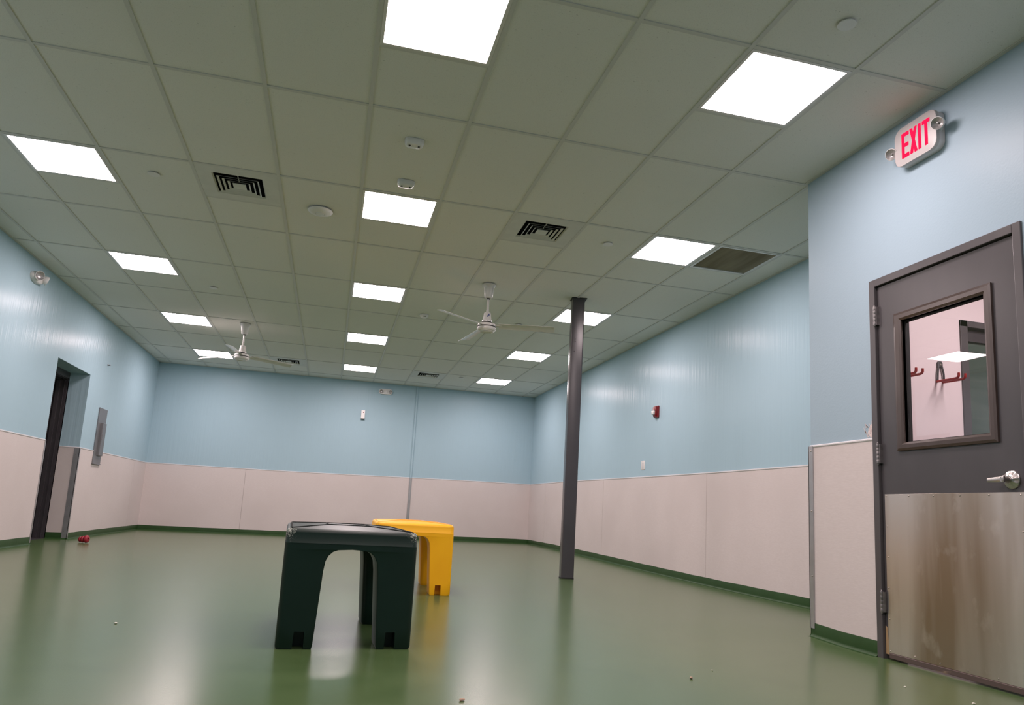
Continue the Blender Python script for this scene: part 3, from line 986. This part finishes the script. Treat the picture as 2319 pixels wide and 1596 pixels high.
def motion_sensor():
    t = thing('motion_sensor', '', 'sensor', (0, 0, H), group='white ceiling motion sensors')
    m = MB(); bm = m.bm
    levels = [(1.0, 0.003), (1.0, -0.010), (0.97, -0.018), (0.86, -0.030), (0.66, -0.037), (0.0, -0.038)]
    rings = []
    n = 48
    for s, z in levels:
        if s == 0:
            rings.append([bm.verts.new((0, 0, z))]); continue
        r = []
        for k in range(n):
            a = 2 * pi * k / n
            p = 2.0 / 3.2
            x = 0.064 * math.copysign(abs(cos(a)) ** p, cos(a)); y = 0.046 * math.copysign(abs(sin(a)) ** p, sin(a))
            r.append(bm.verts.new((x * s, y * s, z)))
        rings.append(r)
    for a, b in zip(rings[:-1], rings[1:]):
        for k in range(n):
            j = (k + 1) % n
            bm.faces.new([a[k], a[j], b[j], b[k]] if len(b) > 1 else [a[k], a[j], b[0]])
    m.build('body', M['white'], t, smooth=50)
    for x in (-0.030, 0.030):
        m = MB(); q = Matrix.Translation((x, -0.012, -0.0378)) @ Matrix.Rotation(radians(-18), 4, 'X') @ Matrix.Rotation(radians(-12 if x > 0 else 12), 4, 'Y')
        m.lathe([(0.0115, 0.004), (0.0115, -0.001), (0.0105, -0.0025), (0.0085, -0.0025), (0.0080, 0.0)], 20, q, cap=False)
        m.build('sensor_ring', M['white'], t, smooth=50)
        m = MB(); m.lathe([(0.0, -0.0012), (0.0082, -0.0012), (0.0082, 0.002)], 20, q, cap=False)
        m.build('sensor_eye', M['darkhole'], t)
    return t
p0 = motion_sensor()
p0.location = (0.50 * T, 0.57 * T, H); p0['label'] = 'white two-eyed motion sensor on the ceiling, the nearer of the pair'
p1 = copy_tree(p0)
p1.location = (0.515 * T, 1.615 * T, H); p1['label'] = 'white two-eyed motion sensor on the ceiling closest to the middle light panel'

t = thing('smoke_detector', 'small round white detector on the ceiling between the two fans', 'detector', (1.51 * T, 7.69 * T, H))
m = MB(); m.lathe([(0.055, 0.003), (0.055, -0.010), (0.052, -0.020), (0.045, -0.024), (0.040, -0.034), (0.030, -0.042), (0.0, -0.043)], 36, cap=False); m.build('body', M['white'], t, smooth=40)
m = MB(); m.box(-0.018, 0.018, -0.047, -0.040, -0.031, -0.027); m.build('vent_slot', M['darkhole'], t)

t = thing('wireless_access_point', 'round white dish-shaped disc on the ceiling left of the middle light panel', 'access point', (-0.51 * T, 2.90 * T, H))
m = MB(); m.lathe([(0.080, 0.003), (0.080, -0.006), (0.099, -0.008), (0.101, -0.012), (0.094, -0.020), (0.075, -0.028), (0.050, -0.033), (0.0375, -0.035)], 56, cap=False); m.build('dish', M['white'], t, smooth=50)
m = MB(); m.lathe([(0.0375, -0.033), (0.0345, -0.032), (0.033, -0.036), (0.025, -0.038), (0.0, -0.0385)], 40, cap=False); m.build('centre_cap', M['white'], t, smooth=50)
m = MB(); m.lathe([(0.078, 0.0), (0.082, -0.0055), (0.078, -0.0056)], 48, cap=False); m.build('shadow_gap_ring', M['darkhole'], t)

# ------------------------------------------------------------------ ceiling fans
def fan():
    t = thing('ceiling_fan', '', 'ceiling fan', (0, 0, H), group='white ceiling fans')
    m = MB(); m.lathe([(0.062, 0.0), (0.072, -0.004), (0.073, -0.014), (0.062, -0.026), (0.056, -0.050), (0.050, -0.100), (0.044, -0.140), (0.038, -0.152), (0.020, -0.156)], 36); m.build('canopy', M['whitemetal'], t, smooth=40)
    m = MB(); m.lathe([(0.019, -0.154), (0.019, -0.166), (0.012, -0.167)], 24); m.build('rubber_collar', M['black'], t, smooth=40)
    m = MB(); m.lathe([(0.0125, -0.155), (0.0125, -0.325)], 24); m.build('downrod', M['whitemetal'], t, smooth=40)
    m = MB(); m.lathe([(0.015, -0.312), (0.034, -0.314), (0.037, -0.318), (0.040, -0.350), (0.046, -0.385), (0.050, -0.395), (0.055, -0.400), (0.055, -0.412), (0.050, -0.416)], 36); m.build('motor_cover', M['whitemetal'], t, smooth=40)
    m = MB(); m.lathe([(0.046, -0.412), (0.0545, -0.416), (0.0545, -0.430), (0.04, -0.436)], 36); m.build('bearing_ring', M['black'], t, smooth=40)
    m = MB(); m.lathe([(0.045, -0.430), (0.080, -0.432), (0.093, -0.437), (0.097, -0.446), (0.097, -0.462), (0.094, -0.466), (0.094, -0.470), (0.097, -0.473), (0.101, -0.480), (0.101, -0.492), (0.097, -0.502), (0.088, -0.510), (0.080, -0.512)], 48); m.build('motor_housing', M['whitemetal'], t, smooth=40)
    m = MB(); m.lathe([(0.0955, -0.4625), (0.0985, -0.4640), (0.0985, -0.4715), (0.0955, -0.473)], 48, cap=False); m.build('groove', M['black'], t)
    m = MB(); m.lathe([(0.080, -0.510), (0.076, -0.517), (0.070, -0.519), (0.064, -0.514), (0.0, -0.512)], 48, cap=False); m.build('bottom_cap', M['whitemetal'], t, smooth=40)
    m = MB(); m.box(0.012, 0.030, -0.0405, -0.034, -0.352, -0.330); m.box(0.005, 0.016, -0.043, -0.036, -0.366, -0.350)
    m.build('maker_sticker', M['bluesticker'], t)
    for k in range(3):
        a = 2 * pi * k / 3
        b = MB(); bm = b.bm
        R = Matrix.Rotation(a, 4, 'Z')
        prev = None
        N = 12
        for i in range(N + 1):
            s = i / N
            r = 0.125 + (0.715 - 0.125) * s
            hw = (0.052 + 0.014 * s) * (1.0 if i < N else 0.93)
            pitch = radians(-16 + 3 * s)
            zc = -0.452 - 0.018 * s
            cam = 0.010
            ring = []
            for u, zz in ((-1, 0), (-0.5, cam * 0.75), (0, cam), (0.5, cam * 0.75), (1, 0)):
                yv = u * hw
                z = zz - cam / 2
                ring.append(R @ Vector((r, yv * cos(pitch) - z * sin(pitch), zc + yv * sin(pitch) + z * cos(pitch))))
            ring2 = [p + Vector((0, 0, -0.0016)) for p in reversed(ring)]
            ring = [bm.verts.new(p) for p in ring + ring2]
            if prev:
                for q in range(10):
                    j = (q + 1) % 10
                    bm.faces.new([prev[q], prev[j], ring[j], ring[q]])
            else:
                bm.faces.new(ring)
            prev = ring
        bm.faces.new(prev)
        bl = b.build('blade', M['whitemetal'], t, smooth=50)
        c = MB()
        pts = [(0.085, -0.022, -0.449), (0.165, -0.020, -0.446), (0.165, 0.020, -0.457), (0.085, 0.022, -0.455)]
        top = [R @ Vector(p) for p in pts]
        c.prism(list(range(4)), lambda i: top[i], lambda i: top[i] + Vector((0, 0, -0.005)))
        c.build('blade_iron', M['whitemetal'], bl)
    return t
f0 = fan()
f0.location = (1.418, 3.14, H); f0.rotation_euler = (0, 0, radians(-20))
f0['label'] = 'white three-bladed ceiling fan nearer the camera, left of the grey post'
f1 = copy_tree(f0)
for ch in list(f1.children):
    if ch.name.startswith('maker_sticker'):      # only the nearer fan shows one
        bpy.data.objects.remove(ch, do_unlink=True)
f1.location = (-1.358, 6.27, H); f1.rotation_euler = (0, 0, radians(25))
f1['label'] = 'white three-bladed ceiling fan farther back on the left side of the room'

# ------------------------------------------------------------------ steel post
def post():
    a = radians(-8.5)
    cx, cy, h = 2.458, 3.265, 0.068
    t = thing('support_post', 'square dark grey steel post standing floor to ceiling', 'post', (cx, cy, dz(cx, cy)), a)
    z1 = H - dz(cx, cy)
    m = MB()
    m.prism(rrect(2 * h, 2 * h, 0.012, 4), lambda p: (p[0], p[1], 0.0), lambda p: (p[0], p[1], z1))
    m.build('shaft', M['steel'], t, smooth=40)
    m = MB()
    e = h + 0.005
    for (x0, x1, y0, y1) in ((-e - 0.004, -h + 0.001, -e, e), (h - 0.001, e + 0.018, -e, e), (-h + 0.001, h - 0.001, -e, -h + 0.001), (-h + 0.001, h - 0.001, h - 0.001, e)):
        m.box(x0, x1, y0, y1, z1 - 0.004, z1 + 0.003)
    m.build('ceiling_cutout_edge', M['darkhole'], t)
    m = MB(); m.prism(rrect(2 * h + 0.005, 2 * h + 0.005, 0.013, 4), lambda p: (p[0], p[1], 0.0), lambda p: (p[0], p[1], 0.012))
    m.build('floor_seal', M['black'], t)
    for (x, z) in ((-0.022, 2.56), (-0.022, 2.53), (-0.028, 2.42)):
        m = MB(); q = Matrix.Rotation(pi / 2, 4, 'X'); q.translation = (x, -h + 0.0005, z)
        m.lathe([(0.008, 0.0), (0.006, 0.002), (0.003, 0.0028), (0.0, 0.0028)], 14, q, cap=False); m.build('weld_bump', M['steel'], t, smooth=60)
    m = MB(); m.lathe([(0.007, 0), (0.007, 0.004), (0.0, 0.005)], 14, Matrix.Translation((h, 0.0, 0.92)) @ Matrix.Rotation(pi / 2, 4, 'Y'), cap=False); m.build('bolt_hole', M['black'], t)
post()

# ------------------------------------------------------------------ plastic step platforms
def stool(name, label, mk, loc, rz):
    """moulded platform 0.60 wide x 0.91 deep x 0.53 high on four legs, grooved top"""
    t = thing(name, label, 'platform', loc, rz, 'plastic step platforms')
    W2, D2, ZTOP = 0.300, 0.455, 0.520
    zs = 0.462                                       # seam under the deck
    m = MB(); bm = m.bm
    # deck: rounded block with chamfered shoulders
    lv = [(0.010, zs - 0.003), (0.0015, zs - 0.002), (-0.0012, zs), (-0.0012, zs + 0.002), (0.0, zs + 0.004), (0.0004, 0.508), (0.002, 0.516), (0.006, 0.5225), (0.012, 0.5265), (0.018, 0.5275)]
    rings = []
    for ins, z in lv:
        o = rrect(2 * (W2 - ins), 2 * (D2 - ins), 0.034 - min(ins, 0.014), 6)
        rings.append([bm.verts.new((x, y, z)) for x, y in o])
    for a, b in zip(rings[:-1], rings[1:]):
        n = len(a)
        for k in range(n):
            j = (k + 1) % n
            bm.faces.new([a[k], a[j], b[j], b[k]])
    bm.faces.new(rings[0]); bm.faces.new(rings[-1])
    m.build('deck', M[mk], t, smooth=35)
    # top is hipped: four sloping fields around a flat centre, dark strips along the creases
    o = [(-0.276, -0.431), (0.276, -0.431), (0.276, 0.431), (-0.276, 0.431)]
    i = [(-0.102, -0.150), (0.102, -0.150), (0.102, 0.150), (-0.102, 0.150)]
    ZO, ZI = 0.5280, 0.5405
    zof = lambda p: ZI if abs(p[0]) < 0.15 else ZO
    for f in ([o[0], o[1], i[1], i[0]], [o[1], o[2], i[2], i[1]], [o[2], o[3], i[3], i[2]], [o[3], o[0], i[0], i[3]], i):
        m = MB()
        m.prism(f, lambda p: (p[0], p[1], 0.515), lambda p: (p[0], p[1], zof(p)))
        m.build('top_field', M[mk], t)
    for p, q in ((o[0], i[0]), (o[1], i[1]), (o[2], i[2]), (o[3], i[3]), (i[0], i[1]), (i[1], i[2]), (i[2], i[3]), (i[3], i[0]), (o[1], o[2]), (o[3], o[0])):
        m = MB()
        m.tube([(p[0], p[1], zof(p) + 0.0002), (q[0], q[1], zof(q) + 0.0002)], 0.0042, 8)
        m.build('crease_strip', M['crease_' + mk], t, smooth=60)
    # apron with arches on all four sides + legs: four leg columns, each a mesh of its own
    def leg(sx, sy):
        m = MB(); bm = m.bm
        # leg plan: outer corner fixed, inner faces taper towards the floor
        levels = []
        for z, wx, wy in ((0.012, 0.160, 0.200), (0.10, 0.165, 0.206), (0.34, 0.178, 0.222), (0.385, 0.184, 0.228), (0.410, 0.196, 0.240), (0.427, 0.214, 0.258), (0.436, 0.236, 0.280), (0.440, 0.2999, 0.4549), (zs, 0.2999, 0.4549)):
            levels.append((z, wx, wy))
        levels.insert(0, (0.0, 0.155, 0.195))
        rings = []
        for z, wx, wy in levels:
            ins = 0.005 if z == 0.0 else 0.0
            r = 0.022
            x0, x1 = W2 - wx, W2 - ins
            y0, y1 = D2 - wy, D2 - ins
            ri = 0.030 if z < 0.43 else 0.0003
            rs = 0.006 if z < 0.43 else 0.0003
            pts = []
            # rounded inner corner (x0,y0), sharp at the other two inner edges, rounded outer corner
            for (cx, cy, rr, a0) in ((x1 - r, y1 - r, r, 0), (x0 + rs, y1 - rs, rs, 90), (x0 + ri, y0 + ri, ri, 180), (x1 - rs, y0 + rs, rs, 270)):
                for q in range(5):
                    a = radians(a0 + 90 * q / 4)
                    pts.append((sx * (cx + rr * cos(a)), sy * (cy + rr * sin(a))))
            rings.append([bm.verts.new((x, y, z)) for x, y in pts])
        for a, b in zip(rings[:-1], rings[1:]):
            n = len(a)
            for k in range(n):
                j = (k + 1) % n
                bm.faces.new([a[k], a[j], b[j], b[k]])
        bm.faces.new(rings[0]); bm.faces.new(rings[-1])
        o = m.build('leg', M[mk], t, smooth=35)
        return o
    legs = {(sx, sy): leg(sx, sy) for sx in (-1, 1) for sy in (-1, 1)}
    # notch at the foot of each end face (a slot that narrows upward): cut with a boolean
    cut = []
    for (sx, sy), lg in legs.items():
        m = MB()
        xc = sx * 0.2215
        if sx < 0: xc = -0.202 + 0.0
        if sx > 0: xc = 0.202
        m.prism([(xc - 0.0255, -0.02), (xc + 0.0255, -0.02), (xc + 0.0215, 0.076), (xc - 0.0215, 0.076)],
                lambda p: (p[0], sy * (D2 + 0.02), p[1]), lambda p: (p[0], sy * (D2 - 0.085), p[1]))
        c = m.build('cutter', M['black'], t)
        mod = lg.modifiers.new('notch', 'BOOLEAN')
        mod.operation = 'DIFFERENCE'
        mod.object = c
        mod.solver = 'EXACT'
        cut.append((lg, c))
    dg = bpy.context.evaluated_depsgraph_get()
    dg.update()
    for lg, c in cut:
        me = bpy.data.meshes.new_from_object(lg.evaluated_get(dg))
        lg.modifiers.clear()
        lg.data = me
    for lg, c in cut:
        bpy.data.objects.remove(c, do_unlink=True)
    return t
def stool_at(name, label, mk, fl, rz):
    """fl: floor position of the middle of the camera-facing end"""
    cx = fl[0] - sin(rz) * 0.455
    cy = fl[1] + cos(rz) * 0.455
    return stool(name, label, mk, (cx, cy, 0.0), rz)
stool_at('step_platform', 'dark green plastic step platform with worn white corners in the foreground', 'stoolgreen', (0.102, -0.690), radians(2.6))
stool_at('step_platform', 'bright yellow plastic step platform standing behind the dark green one', 'stoolyellow', (0.636, 1.475), radians(-1.6))

# ------------------------------------------------------------------ EXIT sign with emergency heads
def exit_sign():
    yc, zc = -1.046, 2.832
    t = thing('exit_sign', 'white EXIT sign with red letters and two round lamps above the grey door', 'exit sign', (XN, yc, zc))
    def face(p, x): return (x, p[0], p[1])
    m = MB(); m.prism(rrect(0.292, 0.225, 0.045, 8), lambda p: face(p, -0.001), lambda p: face(p, -0.045)); m.build('back_box', M['rail'], t, smooth=40)
    m = MB(); m.prism(rrect(0.298, 0.230, 0.047, 8), lambda p: face(p, -0.040), lambda p: face(p, -0.060), 0.005, 3); m.build('face_plate', M['exitface'], t, smooth=40)
    x0, x1 = -0.0595, -0.0625
    zt, zb = 0.075, -0.075
    def letter(polys):
        m = MB()
        for pl in polys:
            m.prism(pl, lambda p: (x0, p[0], p[1]), lambda p: (x1, p[0], p[1]))
        m.build('letter', M['exitred'], t)
    y = lambda v: v - yc
    R = lambda a, b, c, d: [(a, c), (b, c), (b, d), (a, d)]
    e0, e1 = y(-0.951), y(-1.004)
    letter([R(e0, e0 - 0.019, zb, zt), R(e0, e1, zt - 0.022, zt), R(e0, e1 + 0.004, -0.011, 0.011), R(e0, e1, zb, zb + 0.022)])
    a0, a1 = y(-1.011), y(-1.063)
    letter([[(a0, zt), (a0 - 0.019, zt), (a1, zb), (a1 + 0.019, zb)], [(a1 + 0.019, zt), (a1, zt), (a0 - 0.019, zb), (a0, zb)]])
    i0 = y(-1.0715)
    letter([R(i0, i0 - 0.019, zb, zt)])
    t0, t1 = y(-1.101), y(-1.153)
    tm = (t0 + t1) / 2
    letter([R(t0, t1, zt - 0.022, zt), R(tm + 0.0095, tm - 0.0095, zb, zt)])
    # lamp heads, tilted down and out into the room
    for s, pos in ((1, (-0.052, 0.176, -0.004)), (-1, (-0.070, -0.176, 0.000))):
        d = Vector((-0.82, -0.30 if s > 0 else -0.35, -0.40)).normalized()
        q = Vector((0, 0, 1)).rotation_difference(d).to_matrix().to_4x4(); q.translation = pos
        h = MB(); h.lathe([(0.0, -0.030), (0.018, -0.029), (0.027, -0.020), (0.032, 0.004), (0.034, 0.014), (0.034, 0.020), (0.031, 0.022)], 32, q, cap=False)
        h.tube([(-0.022, s * 0.142, -0.010), Vector(pos) - d * 0.02], 0.011, 12)
        hd = h.build('lamp_head', M['white'], t, smooth=45)
        h = MB(); h.lathe([(0.032, 0.0205), (0.024, 0.016), (0.012, 0.008), (0.006, 0.006), (0.005, 0.014), (0.0, 0.016)], 32, q, cap=False)
        h.build('lamp_lens', M['lamp'], hd, smooth=60)
exit_sign()

# ------------------------------------------------------------------ emergency lights
def emergency_left():
    t = thing('emergency_light', 'white twin-head emergency light high on the left wall', 'emergency light', (XL, 4.33, 2.838), group='emergency lights on the walls')
    m = MB(); bm = m.bm
    rings = []
    for s, x in ((1.0, -0.001), (1.0, 0.020), (0.93, 0.040), (0.70, 0.052), (0.0, 0.056)):
        if s == 0: rings.append([bm.verts.new((x, 0, 0))]); continue
        rings.append([bm.verts.new((x, 0.140 * s * cos(2 * pi * k / 40), 0.062 * s * sin(2 * pi * k / 40))) for k in range(40)])
    for a, b in zip(rings[:-1], rings[1:]):
        for k in range(40):
            j = (k + 1) % 40
            bm.faces.new([a[k], a[j], b[j], b[k]] if len(b) > 1 else [a[k], a[j], b[0]])
    m.build('housing', M['white'], t, smooth=50)
    for yy, d in ((-0.085, (0.75, -0.62, -0.22)), (0.100, (0.80, 0.50, -0.30))):
        q = Vector((0, 0, 1)).rotation_difference(Vector(d).normalized()).to_matrix().to_4x4(); q.translation = (0.066, yy, 0.006)
        h = MB(); h.lathe([(0.0, -0.038), (0.026, -0.034), (0.042, -0.018), (0.050, 0.008), (0.050, 0.018), (0.046, 0.020)], 32, q, cap=False); hd = h.build('lamp_head', M['white'], t, smooth=45)
        h = MB(); h.lathe([(0.046, 0.019), (0.034, 0.010), (0.016, 0.004), (0.0, 0.003)], 32, q, cap=False); h.build('lamp_lens', M['lamp'], hd, smooth=60)
emergency_left()

def emergency_far():
    t = thing('emergency_light', 'white oval emergency light under the ceiling on the far wall', 'emergency light', (0.872, YF, 2.862), group='emergency lights on the walls')
    m = MB(); m.prism(rrect(0.262, 0.104, 0.051, 10), lambda p: (p[0], 0.001, p[1]), lambda p: (p[0], -0.045, p[1]), 0.014, 3); m.build('housing', M['white'], t, smooth=45)
    for xx in (-0.085, 0.085):
        q = Vector((0, 0, 1)).rotation_difference(Vector((0.25 * math.copysign(1, xx), -1, -0.2)).normalized()).to_matrix().to_4x4(); q.translation = (xx, -0.045, 0.0)
        h = MB(); h.lathe([(0.036, -0.012), (0.040, 0.006), (0.038, 0.014), (0.034, 0.015)], 28, q, cap=False); hd = h.build('lamp_head', M['white'], t, smooth=45)
        h = MB(); h.lathe([(0.034, 0.0148), (0.022, 0.008), (0.0, 0.004)], 28, q, cap=False); h.build('lamp_lens', M['lamp'], hd, smooth=60)
    m = MB(); m.box(-0.035, 0.035, -0.052, -0.040, -0.034, 0.030, 0.004); m.build('centre_cover', M['white'], t)
emergency_far()

# ------------------------------------------------------------------ small wall devices
t = thing('wall_sensor', 'small white box sensor jutting from the far wall', 'sensor', (0.474, YF, 2.375))
m = MB()
m.prism([(0.0, 0.085), (-0.030, 0.085), (-0.050, -0.072), (-0.040, -0.085), (0.0, -0.085)], lambda p: (-0.035, p[0], p[1]), lambda p: (0.035, p[0], p[1])); m.build('body', M['white'], t)
m = MB(); m.lathe([(0.0, 0.0), (0.009, 0.0), (0.009, 0.003), (0.0, 0.005)], 16, Matrix.Translation((0.005, -0.0355, 0.042)) @ Matrix.Rotation(pi / 2, 4, 'X'), cap=False); m.build('indicator_eye', M['alarmred'], t)
m = MB(); m.box(-0.036, 0.036, -0.045, -0.0005, -0.094, -0.0845); m.build('base_cap', M['black'], t)

t = thing('fire_alarm_strobe', 'red fire alarm with a clear strobe on the right wall', 'fire alarm', (XR, 4.275, 2.015))
m = MB(); m.prism(rrect(0.118, 0.150, 0.012, 4), lambda p: (0.001, p[0], p[1]), lambda p: (-0.022, p[0], p[1]), 0.004, 2); m.build('back_plate', M['alarmred'], t, smooth=40)
m = MB(); m.prism([(-0.050, 0.066), (0.050, 0.066), (0.052, -0.010), (0.030, -0.068), (-0.030, -0.068), (-0.052, -0.010)], lambda p: (-0.018, p[0], p[1]), lambda p: (-0.046, p[0] * 0.92, p[1] * 0.94), 0.006, 2); m.build('housing', M['alarmred'], t, smooth=40)
m = MB(); m.box(-0.074, -0.040, -0.030, 0.030, -0.040, 0.012, 0.010, 3); m.build('strobe_lens', M['lens'], t, smooth=40)
m = MB(); m.box(-0.056, -0.040, -0.036, 0.036, 0.012, 0.020, 0.002); m.build('lens_hood', M['darkhole'], t)

t = thing('light_switch', 'white wall switch plate just above the wainscot on the right wall', 'switch', (XR, 4.668, 1.357))
m = MB(); m.prism(rrect(0.118, 0.118, 0.008, 3), lambda p: (0.001, p[0], p[1]), lambda p: (-0.006, p[0], p[1]), 0.002, 2); m.build('cover_plate', M['white'], t, smooth=40)
m = MB(); m.prism([(-0.017, -0.033), (0.017, -0.033), (0.017, 0.033), (-0.017, 0.033)], lambda p: (-0.004, p[0], p[1]), lambda p: (-0.0085 - 0.03 * max(0, p[1]) * 0.1, p[0], p[1])); m.build('rocker', M['rail'], t)
for z in (-0.048, 0.048):
    m = MB(); m.lathe([(0.003, 0), (0.003, 0.0012), (0, 0.0016)], 12, Matrix.Translation((-0.006, 0, z)) @ Matrix.Rotation(-pi / 2, 4, 'Y'), cap=False); m.build('screw', M['screw'], t)

t = thing('wall_cabinet', 'tall narrow grey metal cabinet plate on the left wall right of the doorway', 'cabinet', (XL, 7.285, 1.405))
m = MB(); m.box(0.0, 0.014, -0.170, 0.190, -0.392, 0.392, 0.003); m.build('back_plate', M['greygreen'], t)
m = MB(); m.prism([(-0.046, -0.278), (0.120, -0.278), (0.120, 0.186), (-0.046, 0.186)], lambda p: (0.012, p[0], p[1]), lambda p: (0.048, p[0], p[1]), 0.006, 2); m.build('raised_box', M['greygreen'], t)
m = MB(); m.box(0.0, 0.030, -0.174, 0.192, -0.402, -0.390, 0.002); m.build('bottom_lip', M['greygreen'], t)
m = MB(); m.box(0.046, 0.052, -0.030, -0.014, -0.06, 0.02, 0.002); m.build('latch', M['hinge'], t)

t = thing('wall_peg', 'tiny dark peg sticking out high on the left wall above the grey cabinet', 'peg', (XL, 7.215, 2.423))
m = MB(); m.lathe([(0.016, -0.002), (0.016, 0.006), (0.009, 0.008), (0.009, 0.030), (0.011, 0.034), (0.0, 0.036)], 16, Matrix.Rotation(pi / 2, 4, 'Y'), cap=False); m.build('stem', M['greygreen'], t, smooth=45)

# vertical strip / conduit on the far wall
t = thing('wall_conduit', 'thin vertical conduit strip running up the far wall behind the yellow platform', 'conduit', (1.492, YF, 0))
m = MB(); m.prism([(-0.020, 0), (0.020, 0), (0.020, -0.010), (0.012, -0.022), (-0.012, -0.022), (-0.020, -0.010)], lambda p: (p[0], p[1] - 0.0, 1.215), lambda p: (p[0], p[1], H - 0.002)); tag(m.build('upper_section', M['blue'], t), 'blue painted upper conduit section')
m = MB(); m.prism([(-0.024, 0), (0.024, 0), (0.024, -0.012), (0.010, -0.014), (0.010, -0.026), (-0.010, -0.026), (-0.010, -0.014), (-0.024, -0.012)], lambda p: (p[0], p[1] - 0.004, 0.10), lambda p: (p[0], p[1] - 0.004, 1.215)); tag(m.build('lower_section', M['guard'], t), 'bare grey metal lower conduit section')

# ------------------------------------------------------------------ red dog toy and crumbs
def toy():
    t = thing('dog_toy', 'red ridged rubber dog toy lying on the floor by the left doorway', 'dog toy', (-2.885, 5.95, 0.0), radians(-18))
    t.scale = (0.74, 0.80, 0.86)
    prof = []
    def bulge(z0, z1, r0, R, n=9):
        for k in range(n + 1):
            s = k / n
            prof.append((r0 + (R - r0) * sin(pi * s) ** 0.75 if 0 < s < 1 else r0, z0 + (z1 - z0) * s))
    prof.append((0.012, 0.0))
    bulge(0.002, 0.046, 0.026, 0.038)
    bulge(0.046, 0.096, 0.036, 0.047)
    bulge(0.096, 0.158, 0.041, 0.054)
    prof.append((0.018, 0.160)); prof.append((0.016, 0.150))
    q = Matrix.Translation((-0.080, 0, 0.047)) @ Matrix.Rotation(radians(85.5), 4, 'Y')
    m = MB(); m.lathe(prof, 36, q); m.build('rubber_body', M['red'], t, smooth=60)
    m = MB(); m.lathe([(0.0, 0.1500), (0.0155, 0.1502)], 20, q, cap=False); m.build('end_hole', M['black'], t)
toy()

def crumb(x, y, r, mk, label, seed, flat=0.6):
    rnd = random.Random(seed)
    m = MB()
    bmesh.ops.create_icosphere(m.bm, subdivisions=2, radius=r)
    for v in m.bm.verts:
        v.co *= 0.75 + 0.5 * rnd.random()
        v.co.z *= flat
        v.co.x *= 1.5
    mn = min(v.co.z for v in m.bm.verts)
    for v in m.bm.verts:
        v.co.z -= mn + 0.0004
    o = m.build('crumb', M[mk], smooth=40)
    o.location = (x, y, dz(x, y)); o.rotation_euler = (0, 0, rnd.random() * 3)
    tag(o, label, 'crumb', 'crumbs on the green floor')
crumb(0.480, -1.589, 0.0075, 'crumb', 'tan crumb on the floor in front of the green platform at the bottom edge', 1)
crumb(1.520, -1.264, 0.0070, 'crumb', 'tan crumb on open floor between the post and the grey door', 2)
crumb(-0.990, -0.074, 0.0070, 'lint', 'pale crumb on the floor left of the green platform', 3)
crumb(1.709, -1.102, 0.0035, 'lint', 'tiny white speck on the floor just beyond the tan crumb right of centre', 4)
crumb(2.534, -1.327, 0.0045, 'lint', 'tiny white speck on the floor nearest the hinge side of the grey door', 5)
crumb(2.621, -1.605, 0.0045, 'lint', 'tiny white speck at the bottom edge of the floor before the grey door', 6)
